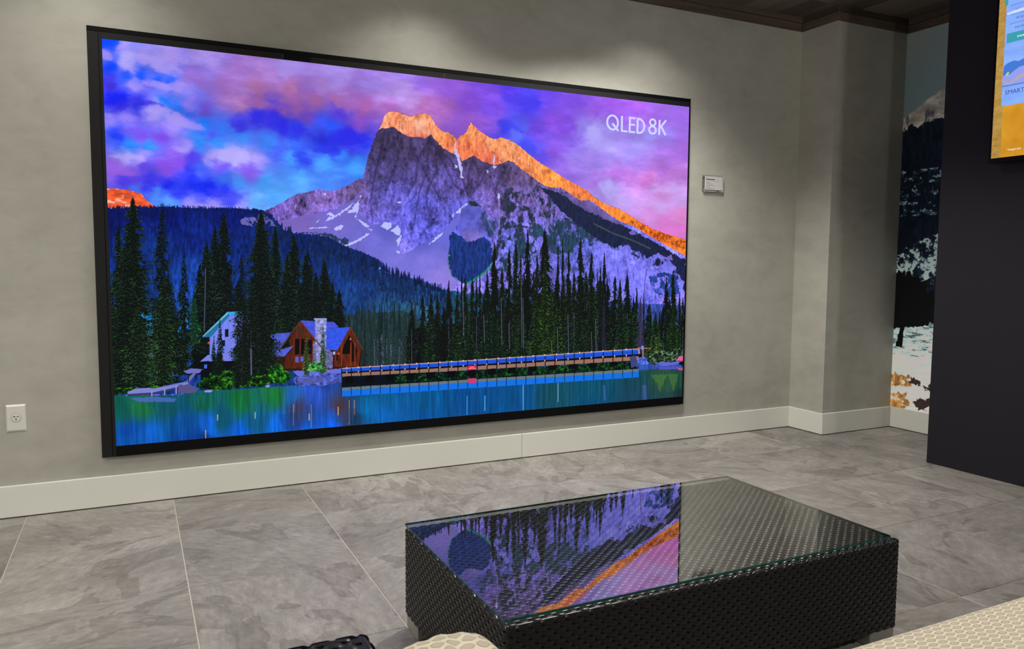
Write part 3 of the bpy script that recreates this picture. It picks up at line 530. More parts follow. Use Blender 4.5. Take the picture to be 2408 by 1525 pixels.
def lathe(name, prof, mat, parent=None, loc=(0, 0, 0), axis='Z', n=32, smooth=True):
    bm = bmesh.new(); rings = []
    for r, h in prof:
        ring = []
        for k in range(n):
            a = 2*math.pi*k/n; p = (r*math.cos(a), r*math.sin(a), h)
            if axis == 'Y': p = (p[0], p[2], p[1])
            ring.append(bm.verts.new(p))
        rings.append(ring)
    for a, b in zip(rings, rings[1:]):
        for k in range(n): bm.faces.new([a[k], a[(k+1) % n], b[(k+1) % n], b[k]])
    bm.faces.new(rings[-1]); bm.faces.new(rings[0][::-1])
    bmesh.ops.recalc_face_normals(bm, faces=bm.faces[:])
    me = bm_mesh(name, bm)
    if smooth: me.shade_smooth(); me.set_sharp_from_angle(angle=.6)
    return link(name, me, mat, parent, loc)

# ---- materials
def mat(name, col=(.5, .5, .5), rough=.5, metal=0., spec=.5):
    m = bpy.data.materials.new(name); m.use_nodes = True
    b = m.node_tree.nodes['Principled BSDF']
    b.inputs['Base Color'].default_value = (*col, 1); b.inputs['Roughness'].default_value = rough
    b.inputs['Metallic'].default_value = metal; b.inputs['Specular IOR Level'].default_value = spec
    return m
class NT:
    def __init__(s, m): s.t = m.node_tree; s.b = s.t.nodes.get('Principled BSDF')
    def n(s, typ, **kw):
        n = s.t.nodes.new(typ)
        for k, v in kw.items():
            if k in n.inputs: n.inputs[k].default_value = v
            else: setattr(n, k, v)
        return n
    def l(s, a, b): s.t.links.new(a, b)
    def ramp(s, fac, stops, interp='LINEAR'):
        r = s.n('ShaderNodeValToRGB'); e = r.color_ramp; e.interpolation = interp
        while len(e.elements) < len(stops): e.elements.new(.5)
        for q, (p, c) in zip(e.elements, stops):
            q.position = p; q.color = (*c, 1) if len(c) == 3 else c
        s.l(fac, r.inputs[0]); return r.outputs[0]
    def noise(s, vec, scale, detail=4, rough=.55, dist=0.):
        q = s.n('ShaderNodeTexNoise', Scale=scale, Detail=detail, Roughness=rough, Distortion=dist)
        s.l(vec, q.inputs['Vector']); return q.outputs['Fac']
    def mapv(s, vec, scale=(1, 1, 1), rot=(0, 0, 0)):
        q = s.n('ShaderNodeMapping'); q.inputs['Scale'].default_value = scale; q.inputs['Rotation'].default_value = rot
        s.l(vec, q.inputs['Vector']); return q.outputs[0]
    def math(s, op, a, b=None):
        q = s.n('ShaderNodeMath', operation=op)
        for i, v in enumerate((a, b)):
            if v is None: continue
            if isinstance(v, (int, float)): q.inputs[i].default_value = v
            else: s.l(v, q.inputs[i])
        return q.outputs[0]
    def mix(s, fac, a, b, mode='MIX'):
        q = s.n('ShaderNodeMix', data_type='RGBA', blend_type=mode)
        for sock, v in ((q.inputs[0], fac), (q.inputs[6], a), (q.inputs[7], b)):
            if isinstance(v, (int, float)): sock.default_value = v
            elif isinstance(v, tuple): sock.default_value = (*v, 1)
            else: s.l(v, sock)
        return q.outputs[2]
    def bump(s, h, strength=.2, dist=.01):
        q = s.n('ShaderNodeBump', Strength=strength, Distance=dist); s.l(h, q.inputs['Height']); s.l(q.outputs[0], s.b.inputs['Normal'])

def mat_plaster():
    m = mat('plaster', rough=.62, spec=.3); q = NT(m)
    geo = q.n('ShaderNodeNewGeometry').outputs['Position']
    a = q.noise(geo, 1.6, 6, .6, .6)
    b = q.noise(q.mapv(geo, (3, 3, 5.5), (.3, .5, .2)), 2.0, 6, .60, .55)
    c = q.noise(geo, 11, 4, .6, .6)
    f = q.math('ADD', q.math('ADD', q.math('MULTIPLY', a, .5), q.math('MULTIPLY', b, .4)), q.math('MULTIPLY', c, .1))
    q.l(q.ramp(f, [(.30, (.300, .294, .260)), (.5, (.374, .366, .326)), (.70, (.436, .427, .384))]), q.b.inputs['Base Color'])
    q.bump(q.math('ADD', b, q.math('MULTIPLY', c, .4)), .12, .01)
    return m
def mat_tile():
    m = mat('slate_tile', rough=.4, spec=.5); q = NT(m)
    tc = q.n('ShaderNodeTexCoord').outputs['Object']; rnd = q.n('ShaderNodeObjectInfo').outputs['Random']
    off = q.n('ShaderNodeCombineXYZ')
    q.l(q.math('MULTIPLY', rnd, 91.), off.inputs[0]); q.l(q.math('MULTIPLY', rnd, 47.), off.inputs[1]); q.l(q.math('MULTIPLY', rnd, 23.), off.inputs[2])
    vr = q.n('ShaderNodeVectorRotate', rotation_type='Z_AXIS'); q.l(tc, vr.inputs['Vector']); q.l(q.math('MULTIPLY', q.math('ROUND', q.math('MULTIPLY', rnd, 13.)), .78), vr.inputs['Angle'])
    va = q.n('ShaderNodeVectorMath', operation='ADD'); q.l(vr.outputs[0], va.inputs[0]); q.l(off.outputs[0], va.inputs[1]); v = va.outputs[0]
    big = q.noise(q.mapv(v, (1.0, 1.9, 1), (0, 0, .5)), 1.5, 9, .6, .8)
    layer = q.noise(q.mapv(v, (1.0, 1.9, 1), (0, 0, -.3)), 2.0, 5, .55, 1.2)
    layer2 = q.noise(q.mapv(v, (1.6, 1.0, 1), (0, 0, .7)), 2.4, 6, .6, .9)
    fine = q.noise(q.mapv(v, (1, 2.0, 1), (0, 0, .45)), 22, 7, .68, .3)
    col = q.ramp(big, [(.28, (.190, .178, .163)), (.5, (.262, .248, .230)), (.72, (.335, .320, .299))])
    # cleft slate: flakes with a crisp edge, darker where a layer broke away, paler on top
    edge = q.ramp(layer, [(.545, (0, 0, 0)), (.558, (1, 1, 1)), (.66, (.25, .25, .25)), (.75, (0, 0, 0))])
    col = q.mix(q.math('MULTIPLY', edge, .62), col, (.145, .132, .118))
    edge2 = q.ramp(layer2, [(.58, (0, 0, 0)), (.592, (1, 1, 1)), (.72, (.2, .2, .2))])
    col = q.mix(q.math('MULTIPLY', edge2, .45), col, (.352, .340, .322))
    vein = q.ramp(q.math('ABSOLUTE', q.math('SUBTRACT', layer, .47)), [(0, (1, 1, 1)), (.010, (0, 0, 0))])
    col = q.mix(q.math('MULTIPLY', vein, .22), col, (.42, .40, .38))
    col = q.mix(.75, col, q.ramp(fine, [(.3, (.66, .66, .66)), (.7, (1.32, 1.32, 1.32))]), 'MULTIPLY')
    tone = q.math('FRACT', q.math('MULTIPLY', rnd, 7.31)); col = q.mix(1., col, q.ramp(tone, [(0, (.79, .775, .785)), (1, (1.01, .992, 1.005))]), 'MULTIPLY')
    q.l(col, q.b.inputs['Base Color'])
    q.l(q.ramp(big, [(.2, (.5, .5, .5)), (.8, (.36, .36, .36))]), q.b.inputs['Roughness'])
    q.bump(q.math('ADD', q.math('MULTIPLY', layer, .8), q.math('MULTIPLY', fine, .3)), .12, .01)
    return m
def mat_wood(name, lo, hi, along='y'):
    m = mat(name, rough=.6, spec=.25); q = NT(m)
    tc = q.n('ShaderNodeTexCoord').outputs['Object']; rnd = q.n('ShaderNodeObjectInfo').outputs['Random']
    off = q.n('ShaderNodeCombineXYZ'); q.l(q.math('MULTIPLY', rnd, 31.), off.inputs[0]); q.l(q.math('MULTIPLY', rnd, 57.), off.inputs[1])
    va = q.n('ShaderNodeVectorMath', operation='ADD'); q.l(tc, va.inputs[0]); q.l(off.outputs[0], va.inputs[1])
    sc = (14, .9, 14) if along == 'y' else (.9, 14, 14)
    g = q.noise(q.mapv(va.outputs[0], sc), 2.2, 5, .6, 1.4)
    c = q.ramp(g, [(.3, lo), (.7, hi)])
    c = q.mix(1., c, q.ramp(rnd, [(0, (.65, .65, .65)), (1, (1.5, 1.45, 1.4))]), 'MULTIPLY')
    q.l(c, q.b.inputs['Base Color']); q.bump(g, .15, .004)
    return m
def mat_image(name, im, emit=True, rough=.6, strength=1.):
    m = mat(name, rough=rough, spec=.2); q = NT(m)
    t = q.n('ShaderNodeTexImage', image=im, interpolation='Linear', extension='EXTEND')
    if emit:
        q.b.inputs['Base Color'].default_value = (.004, .004, .004, 1); q.b.inputs['Roughness'].default_value = .35
        q.l(t.outputs[0], q.b.inputs['Emission Color']); q.b.inputs['Emission Strength'].default_value = strength
        q.b.inputs['Specular IOR Level'].default_value = 0
    else: q.l(t.outputs[0], q.b.inputs['Base Color'])
    return m
def mat_emit(name, col, strength=1.):
    m = mat(name, (.0, .0, .0), .5, spec=0); b = m.node_tree.nodes['Principled BSDF']
    b.inputs['Emission Color'].default_value = (*col, 1); b.inputs['Emission Strength'].default_value = strength
    return m
def srgb(r, g, b):
    f = lambda v: v/12.92 if v <= .04045 else ((v+.055)/1.055)**2.4
    return tuple(f(v/255.) for v in (r, g, b))
def mat_glass_sheet(name, tint, r0=.06, r1=1.05):
    """clear sheet: mirrors more at grazing angles, lets the rest straight through"""
    m = bpy.data.materials.new(name); m.use_nodes = True; q = NT(m); q.t.nodes.clear()
    o = q.n('ShaderNodeOutputMaterial'); mx = q.n('ShaderNodeMixShader'); lw = q.n('ShaderNodeLayerWeight', Blend=.5)
    tr = q.n('ShaderNodeBsdfTransparent'); gl = q.n('ShaderNodeBsdfGlossy')
    tr.inputs[0].default_value = (*tint, 1); gl.inputs['Roughness'].default_value = .004
    r = q.math('MINIMUM', q.math('ADD', q.math('MULTIPLY', q.math('POWER', lw.outputs['Facing'], 2.), r1), r0), 1.)
    q.l(r, mx.inputs[0]); q.l(tr.outputs[0], mx.inputs[1]); q.l(gl.outputs[0], mx.inputs[2]); q.l(mx.outputs[0], o.inputs[0])
    return m
def mat_mesh_fabric(name, col, sx=60, sy=60):
    """cream knitted cloth with rows of lens-shaped holes"""
    m = mat(name, rough=.9, spec=.15); q = NT(m)
    uv = q.n('ShaderNodeTexCoord').outputs['UV']
    sep = q.n('ShaderNodeSeparateXYZ'); q.l(uv, sep.inputs[0])
    u = q.math('MULTIPLY', sep.outputs[0], sx); v = q.math('MULTIPLY', sep.outputs[1], sy)
    row = q.math('FLOOR', v)
    u2 = q.math('ADD', u, q.math('MULTIPLY', q.math('MODULO', row, 2.), .5))
    fu = q.math('SUBTRACT', q.math('FRACT', u2), .5); fv = q.math('SUBTRACT', q.math('FRACT', v), .5)
    d = q.math('ADD', q.math('MULTIPLY', q.math('ABSOLUTE', fu), 1.7), q.math('POWER', q.math('MULTIPLY', q.math('ABSOLUTE', fv), 1.9), 2.))
    hole = q.ramp(d, [(.55, (0, 0, 0)), (.8, (1, 1, 1))])
    q.l(q.mix(hole, tuple(c*.72 for c in col), col), q.b.inputs['Base Color'])
    q.bump(hole, .9, .003)
    return m

M_PLASTER = mat_plaster()
M_TILE = mat_tile()
M_GROUT = mat('grout', srgb(176, 170, 160), .9)
M_WHITE = mat('white_trim_paint', (.655, .655, .61), .38)
M_PARTITION = mat('charcoal_paint', (.0130, .0125, .0165), .62, spec=.22)
M_CEIL = mat_wood('dark_ceiling_wood', (.085, .070, .056), (.150, .124, .100))
M_TRIM = mat_wood('dark_trim_wood_x', (.050, .038, .030), (.095, .072, .056), 'x')
M_TRIM_Y = mat_wood('dark_trim_wood_y', (.050, .038, .030), (.095, .072, .056), 'y')
M_BLACK = mat('black_bezel', (.0022, .0022, .003), .5, spec=.12)
M_BLACK2 = mat('charcoal_bezel', (.0095, .0097, .0108), .55, spec=.2)
M_SEAM = mat('bezel_seam', (.05, .05, .05), .4)
M_WICKER = mat('black_wicker', (.015, .0147, .0146), .32, spec=.30); M_RIM = mat('black_wicker_gloss', (.014, .0137, .0135), .27, spec=.5)
M_CORE = mat('wicker_core', (.004, .004, .004), .8)
M_ALU = mat('grey_metal', (.30, .295, .27), .45, metal=.4)
M_PLATE = mat('white_plastic', (.62, .61, .57), .35)
M_DARK = mat('slot_black', (.01, .01, .01), .6)

# ----------------------------------------------------------------------------
# room: numbers in metres; the big-screen wall is the plane y = 0
# ----------------------------------------------------------------------------
X1, X2, DY, ZT, ZC = 4.53, 5.172, .2843, 2.61, 2.70
XL, YF = -3.0, -6.6
PX, PY = 4.516, -1.035
struct(box('wall_back', XL, X1, 0, .12, -.01, ZC, M_PLASTER))
struct(box('wall_step', X1, X2+.12, -DY, .12, -.01, ZC, M_PLASTER))
struct(box('wall_right', X2, X2+.12, YF, -DY, -.01, ZC, M_PLASTER))
struct(box('wall_left', XL-.12, XL, YF, .12, -.01, ZC, M_PLASTER))
struct(box('wall_front', XL-.12, X2+.12, YF-.12, YF, -.01, ZC, M_PLASTER))
struct(box('wall_partition', PX, PX+.14, -4.6, PY, 0, ZC, M_PARTITION, bevel=.002))

# floor: grout bed and single slate tiles
floor = struct(box('floor', XL, X2, YF, 0, -.06, -.0022, M_GROUT))
T, TX0, TY, R1 = .579, .1075, .585, -.5009
xs = [TX0+k*T for k in range(-6, 10)]; xs = [XL]+[x for x in xs if XL+.05 < x < X2-.05]+[X2]
ys = [0.]+[R1-k*TY for k in range(0, 11) if R1-k*TY > YF+.05]+[YF]
tile_cache = {}
for xa, xb in zip(xs, xs[1:]):
    for ya, yb in zip(ys, ys[1:]):
        w, d = round(xb-xa, 4), round(ya-yb, 4)
        if (w, d) not in tile_cache:
            bm = bmesh.new(); gx, gy, e = .0024, .0017, .0012
            a, b = w/2-gx, d/2-gy
            lo = [bm.verts.new((sx*a, sy*b, -.004)) for sx, sy in ((-1,-1),(1,-1),(1,1),(-1,1))]
            mi = [bm.verts.new((sx*a, sy*b, -.0008)) for sx, sy in ((-1,-1),(1,-1),(1,1),(-1,1))]
            hi = [bm.verts.new((sx*(a-e), sy*(b-e), 0)) for sx, sy in ((-1,-1),(1,-1),(1,1),(-1,1))]
            for p, r in ((lo, mi), (mi, hi)):
                for k in range(4): bm.faces.new([p[k], p[(k+1) % 4], r[(k+1) % 4], r[k]])
            bm.faces.new(hi)
            tile_cache[(w, d)] = bm_mesh('tile', bm)
        t = bpy.data.objects.new('tile', tile_cache[(w, d)]); COL.objects.link(t)
        if not t.data.materials: t.data.materials.append(M_TILE)
        t.parent = floor
        t.location = Vector(((xa+xb)/2, (ya+yb)/2, 0))-floor.location

# ceiling: dark planks
ceiling = struct(box('ceiling', XL, X2, YF, 0, ZC+.006, ZC+.08, M_CEIL))
plank_cache = {}
x = 2.30; k = 0
while x < X2-.02:
    w = min(.142, X2-x); y = 0.
    y -= (.55, 1.05, .3, .8)[k % 4]; y0 = 0.
    while y0 > -2.6:
        L = round(y0-y, 3); key = (round(w, 3), L)
        if key not in plank_cache:
            bm = bmesh.new(); bm_box(bm, -w/2+.0015, w/2-.0015, -L/2+.001, L/2-.001, -.006, .006)
            plank_cache[key] = bm_mesh('plank', bm)
        p = bpy.data.objects.new('plank', plank_cache[key]); COL.objects.link(p)
        if not p.data.materials: p.data.materials.append(M_CEIL)
        p.parent = ceiling; p.location = Vector((x+w/2, (y0+y)/2, ZC+random.uniform(-.001, .0015)))-ceiling.location
        y0 = y; y -= (.9, 1.3, .7)[(k+int(-y*10)) % 3]
    x += .142; k += 1
# two-board wooden trim under the ceiling
def trim(n, x0, x1, y0, y1, nx, ny, m):
    """boards against a wall face; (nx, ny) points into the room"""
    e = struct(empty('trim_%d' % n, ((x0+x1)/2, (y0+y1)/2, ZT)))
    for za, zb, pr in ((ZT, ZT+.048, .020), (ZT+.049, ZC, .027)):
        ax, bx, ay, by = min(x0, x0+nx*pr), max(x1, x1+nx*pr), min(y0, y0+ny*pr), max(y1, y1+ny*pr)
        box('board', ax, bx, ay, by, za, zb, m, e, .0015, 1)
trim(1, XL, 2.35, 0, 0, 0, -1, M_TRIM); trim(2, 2.352, X1-.027, 0, 0, 0, -1, M_TRIM)
trim(3, X1, X1, -DY-.027, 0, -1, 0, M_TRIM_Y); trim(4, X1, X2-.027, -DY, -DY, 0, -1, M_TRIM)
trim(5, X2, X2, YF, -DY, -1, 0, M_TRIM_Y)
# baseboards
HB, TB = .14, .015
def base(name, x0, x1, y0, y1): struct(box(name, x0, x1, y0, y1, .004, HB, M_WHITE, None, .003, 2))
SEAM_X = 2.49
base('baseboard_back', XL, SEAM_X-.0006, -TB, 0); base('baseboard_back', SEAM_X+.0006, X1-TB, -TB, 0)
base('baseboard_step', X1-TB, X1, -DY-TB, 0); base('baseboard_step_front', X1, X2-TB, -DY-TB, -DY); base('baseboard_right', X2-TB, X2, YF, -DY)

# ----------------------------------------------------------------------------
# recessed downlights, the added fill ones among them
# ----------------------------------------------------------------------------
M_RING = mat('lamp_ring', (.5, .5, .48), .4); M_LENS = mat_emit('lamp_lens', LAMP_COLOUR, 6.)
for i, (x, y, pw, half, soft, what) in enumerate(DOWNLIGHTS):
    zc = ZC-.008
    e = empty('downlight', (x, y, zc)); tag(e, 'round recessed ceiling downlight '+what, 'ceiling lamp', 'ceiling downlights')
    lathe('ring', [(.062, 0), (.062, -.004), (.045, -.006), (.045, 0)], M_RING, e, (x, y, zc))
    lathe('lens', [(.0445, -.001), (.0445, -.003)], M_LENS, e, (x, y, zc))
    ld = bpy.data.lights.new('downlight_beam', 'SPOT'); ld.energy = pw; ld.color = LAMP_COLOUR
    ld.spot_size = math.radians(2*half); ld.spot_blend = soft; ld.shadow_soft_size = .03
    lo = bpy.data.objects.new('downlight_beam', ld); COL.objects.link(lo); lo.parent = e; lo.location = (0, 0, -.012)

M_GLOBE = mat_emit('fill_globe', LAMP_COLOUR, 3.); M_CORD = mat('black_cord', (.01, .01, .01), .5)
for x, y, z, pw, what in FILL_LAMPS:  # invented globes out of view, hung low to lift upper walls and ceiling
    e = empty('fill_lamp', (x, y, z)); tag(e, 'added unseen fill lamp, a small opal globe hanging '+what, 'pendant lamp', 'added fill lamps')
    lathe('globe', [(.0006, -.05)]+[(.05*math.sin(t), -.05*math.cos(t)) for t in [math.pi*k/14 for k in range(1, 14)]]+[(.0006, .05)], M_GLOBE, e, (x, y, z), n=24)
    lathe('socket_cap', [(.022, .044), (.022, .075), (.006, .085)], M_CORD, e, (x, y, z), n=16)
    lathe('cord', [(.003, .085), (.003, ZC-.008-z)], M_CORD, e, (x, y, z), n=8)
    ld = bpy.data.lights.new('fill_light', 'POINT'); ld.energy = pw; ld.color = LAMP_COLOUR; ld.shadow_soft_size = .055
    lo = bpy.data.objects.new('fill_light', ld); COL.objects.link(lo); lo.parent = e

# ----------------------------------------------------------------------------
# the big screen
# ----------------------------------------------------------------------------
SX, SZ, SW = .4585, .2758, 3.1396; SH = SW*9/16
FL, FR, FT, FB = .0565, .0105, .049, .0475
def quad_xz(name, x0, x1, y, z0, z1, m, parent):
    me = bpy.data.meshes.new(name); cx, cz = (x0+x1)/2, (z0+z1)/2
    a, b = (x1-x0)/2, (z1-z0)/2; t = .004
    vs_ = [(-a, 0, -b), (a, 0, -b), (a, 0, b), (-a, 0, b), (-a, t, -b), (a, t, -b), (a, t, b), (-a, t, b)]
    me.from_pydata(vs_, [], [(0, 1, 2, 3), (5, 4, 7, 6), (1, 5, 6, 2), (4, 0, 3, 7), (3, 2, 6, 7), (4, 5, 1, 0)])
    uv = me.uv_layers.new(name='UVMap'); c = [(0, 0), (1, 0), (1, 1), (0, 1)]
    for poly in me.polygons:
        for li in poly.loop_indices:
            v = me.vertices[me.loops[li].vertex_index].co
            uv.data[li].uv = ((v.x+a)/(2*a), (v.z+b)/(2*b))
    return link(name, me, m, parent, (cx, y, cz))
tv = empty('wall_screen', (SX+SW/2, 0, SZ-FB))
tag(tv, 'huge wall-mounted screen in black frame showing a mountain lake at sunset', 'television')
box('backing_panel', SX-FL, SX+SW+FR, -.021, 0, SZ-FB, SZ+SH+FT, M_BLACK2, tv, .001, 1)
box('bezel', SX-.0125, SX, -.0285, -.021, SZ-FB, SZ+SH+.028, M_BLACK2, tv, .0008, 1)
box('bezel', SX+SW, SX+SW+FR, -.0285, -.021, SZ-FB, SZ+SH+FT, M_BLACK, tv, .0008, 1)
box('bezel', SX, SX+SW, -.0285, -.021, SZ+SH, SZ+SH+.028, M_BLACK2, tv, .0008, 1)
box('bezel', SX, SX+SW, -.0285, -.021, SZ-FB, SZ, M_BLACK, tv, .0008, 1)
box('trim_strip', SX-FL, SX+SW+FR, -.0255, -.021, SZ+SH+.0295, SZ+SH+FT, M_BLACK, tv, .0008, 1)
box('trim_strip', SX-FL, SX-.014, -.0255, -.021, SZ-FB, SZ+SH+.028, M_BLACK2, tv, .0008, 1)
for sx_ in (1.209, 2.018): box('seam', sx_, sx_+.0022, -.0289, -.028, SZ+SH+.006, SZ+SH+.027, M_SEAM, tv)
box('sensor_cover', 1.213, 1.338, -.0289, -.028, SZ+SH+.001, SZ+SH+.027, M_BLACK, tv)
quad_xz('screen', SX, SX+SW, -.0275, SZ, SZ+SH, mat_image('lake_picture', paint_lake().to_image('lake_picture')), tv)

# ----------------------------------------------------------------------------
# small things on the big wall
# ----------------------------------------------------------------------------
def make_outlet():
    x0, z0, w, h = .0475, .3711, .073, .1155
    cx, cz = x0+w/2, z0+h/2
    e = empty('power_outlet', (cx, 0, z0)); tag(e, 'white single wall socket left of the big screen', 'socket')
    bm = bmesh.new()
    a, b = w/2, h/2; i = .007
    lo = [bm.verts.new((s*a, 0, t*b)) for s, t in ((-1,-1),(1,-1),(1,1),(-1,1))]
    mi = [bm.verts.new((s*a, -.0025, t*b)) for s, t in ((-1,-1),(1,-1),(1,1),(-1,1))]
    hi = [bm.verts.new((s*(a-i*.7), -.0065, t*(b-i))) for s, t in ((-1,-1),(1,-1),(1,1),(-1,1))]
    for p, r in ((lo, mi), (mi, hi)):
        for k in range(4): bm.faces.new([p[k], p[(k+1) % 4], r[(k+1) % 4], r[k]])
    bm.faces.new(hi); bm.faces.new(lo[::-1]); bmesh.ops.recalc_face_normals(bm, faces=bm.faces[:])
    link('cover_plate', bm_mesh('cover_plate', bm), M_PLATE, e, (cx, 0, cz))
    r = lathe('receptacle', [(.0175, 0), (.0175, -.0012), (.0165, -.002), (.0001, -.002)], M_PLATE, e, (cx, -.0062, cz+.002), 'Y', 36)
    lathe('receptacle_gap', [(.0187, 0), (.0187, .0006)], M_ALU, e, (cx, -.0071, cz+.002), 'Y', 36)
    yy = -.0087
    for sx_ in (-1, 1): box('slot', cx+sx_*.0072-.0042, cx+sx_*.0072+.0042, yy, yy+.002, cz+.0058, cz+.0080, M_DARK, r)
    box('slot', cx-.0038, cx-.0018, yy, yy+.002, cz+.0035, cz+.010, M_DARK, r).location.x -= .0015
    lathe('ground_hole', [(.0028, 0), (.0028, .001)], M_DARK, r, (cx, yy, cz-.0045), 'Y', 16)
    for s in (-1, 1): lathe('screw', [(.0036, .001), (.003, -.0012), (.0005, -.0016)], M_PLATE, e, (cx, -.0065, cz+s*.030), 'Y', 16)
make_outlet()

def make_plaque():
    x0, x1, z0, z1 = 3.732, 3.888, 1.547, 1.646
    e = empty('information_plaque', ((x0+x1)/2, 0, z0)); tag(e, 'small clear acrylic information plaque on the wall right of the big screen', 'sign')
    acr = mat_glass_sheet('clear_acrylic', (.86, .86, .85), .03, .5); pap = mat('grey_paper', (.50, .49, .50), .7); ink = mat('print', (.05, .05, .055), .7); ink2 = mat('faint_print', (.24, .235, .24), .7)
    box('acrylic_block', x0, x1, -.016, -.001, z0, z1, acr, e, .001, 1)
    card = box('paper_card', x0+.009, x1-.006, -.0166, -.0161, z0+.009, z1-.006, pap, e)
    box('edge_strip', x0, x1, -.0168, -.016, z0, z0+.0035, M_PLATE, e); box('edge_strip', x1-.0028, x1, -.0168, -.016, z0+.0035, z1, M_PLATE, e)
    def line(u0, u1, v, h, m): box('text_line', x0+u0, x0+u1, -.0170, -.0166, z1-v-h, z1-v, m, card)
    line(.020, .033, .012, .0035, ink2); line(.020, .088, .0225, .0058, ink); line(.020, .122, .0345, .0012, ink2)
    for v, L in ((.043, .050), (.0525, .070), (.062, .088), (.0715, .056), (.081, .090)): line(.020, L, v, .0030, ink2)
    line(.100, .124, .0935, .004, ink)
    for sx_, sz_ in ((x0+.007, z0+.008), (x0+.007, z1-.008), (x1-.008, z0+.008), (x1-.008, z1-.008)):
        lathe('bolt', [(.0045, .012), (.0045, -.0012), (.003, -.0022)], M_ALU, e, (sx_, -.0162, sz_), 'Y', 16)
make_plaque()

# photo mural on the right-hand wall
def paint_mural():
    # drawn in metres: x = distance from the corner along the wall, y = height above floor
    c = Canvas(560, 1100, [(0, 2.61), (1.26, 2.61), (1.26, .14), (0, .14)], 11); n = c.noise
    c.img[:] = c.field([(0, 2.6, 112, 118, 118), (.6, 2.5, 116, 126, 130), (0, 2.3, 96, 116, 122), (.5, 2.3, 96, 120, 128), (1.1, 2.4, 110, 126, 132)], 2, None, 4, .01)
    rd = [(-.1, 2.02), (.05, 2.09), (.15, 2.15), (.27, 2.205), (.33, 2.20), (.5, 2.12), (.8, 2.2), (1.3, 2.1)]
    m = c.mask(rd+[(1.3, 1.5), (-.1, 1.5)], 1.5)
    c.put(m, np.clip(np.array([.66, .65, .62])*(.5+.8*n(30, 16, 5, .65)[..., None]), 0, 1))
    c.put(m*np.clip((n(12, 40, 4, .6)-.5)*6, 0, 1)*(c.PY < 2.1), (60, 66, 72), .8)
    tr = c.mask([(-.1, 1.97), (.1, 2.0), (.3, 2.04), (.6, 2.0), (1.3, 2.02), (1.3, .8), (-.1, .8)], 6, 5)
    c.put(tr, np.clip(np.array([.06, .10, .15])*(.4+1.2*n(10, 24, 4, .6)[..., None]), 0, 1))
    c.put(tr*np.clip((n(16, 12, 5, .72)-.60)*12, 0, 1)*((c.PY < 1.72)*(c.PY > 1.42)), (150, 180, 196), .8)
    sn = c.mask([(-.1, 1.05), (.08, 1.22), (.2, 1.27), (.35, 1.32), (.6, 1.3), (1.3, 1.25), (1.3, .95), (.3, .98), (-.1, 1.0)], 6)
    c.put(sn*np.clip((n(16, 14, 5, .72)-.47)*11, 0, 1), (176, 206, 220), .9)
    c.put(c.mask([(-.1, .62), (-.1, .98), (.02, 1.06), (.16, 1.03), (.27, .93), (.4, .86), (.9, .9), (1.3, .84), (1.3, .7), (.26, .73), (.15, .62)], 7), (8, 10, 11))
    gr = c.mask([(-.1, .66), (.2, .70), (.4, .72), (1.3, .72), (1.3, .1), (-.1, .1)], 2)
    c.put(gr, np.clip(c.field([(0, .62, 150, 180, 196), (.3, .6, 170, 206, 220), (0, .45, 190, 206, 206), (.3, .45, 190, 210, 216), (0, .2, 190, 186, 176), (.3, .2, 206, 214, 214)], 3, None, 4, .01)*(.75+.45*n(26, 6, 4, .6)[..., None]), 0, 1))
    c.put(gr*np.clip((n(34, 5, 5, .7)-.56)*12, 0, 1)*(c.PY > .5), (40, 50, 60), .8)
    c.put(c.mask([(.02, .55), (.05, .70), (.08, .70), (.07, .55)], 1), (6, 7, 8))
    for P in [[(-.1, .36), (.14, .37), (.16, .30), (-.1, .27)], [(-.1, .23), (.1, .25), (.16, .19), (.1, .13), (-.1, .13)], [(.4, .3), (.7, .34), (.9, .25), (.5, .22)]]:
        c.put(c.mask(P, 4)*np.clip((n(20, 10, 4, .7)-.36)*8, 0, 1), np.clip(np.array([.62, .42, .20])*(.4+1.1*n(8, 14, 3)[..., None]), 0, 1), .9)
    for P in [[(.17, .2), (.22, .23), (.32, .25), (.45, .22), (.4, .16), (.2, .16)], [(.14, .33), (.17, .36), (.22, .33), (.2, .31)], [(.24, .31), (.3, .33), (.3, .28), (.25, .28)]]:
        c.put(c.mask(P, 5, 4), (34, 20, 22), .9)
    c.img = np.clip(c.img*1.42, 0, 1)
    return c
mural_m = mat_image('snow_scene_print', paint_mural().to_image('snow_scene_print'), False, .55)
me = bpy.data.meshes.new('wall_mural'); a, b = .63, (2.61-.14)/2
me.from_pydata([(-.002, a, -b), (-.002, -a, -b), (-.002, -a, b), (-.002, a, b), (0, a, -b), (0, -a, -b), (0, -a, b), (0, a, b)], [], [(3, 2, 1, 0), (4, 5, 6, 7), (0, 1, 5, 4), (1, 2, 6, 5), (2, 3, 7, 6), (3, 0, 4, 7)])
uv = me.uv_layers.new(name='UVMap')
for poly in me.polygons:
    for li in poly.loop_indices:
        v = me.vertices[me.loops[li].vertex_index].co; uv.data[li].uv = ((a-v.y)/(2*a), (v.z+b)/(2*b))
tag(link('wall_mural', me, mural_m, None, (X2, -DY-a, .14+b)), 'tall photo mural of a snowy forest on the wall behind the dark partition', 'mural')

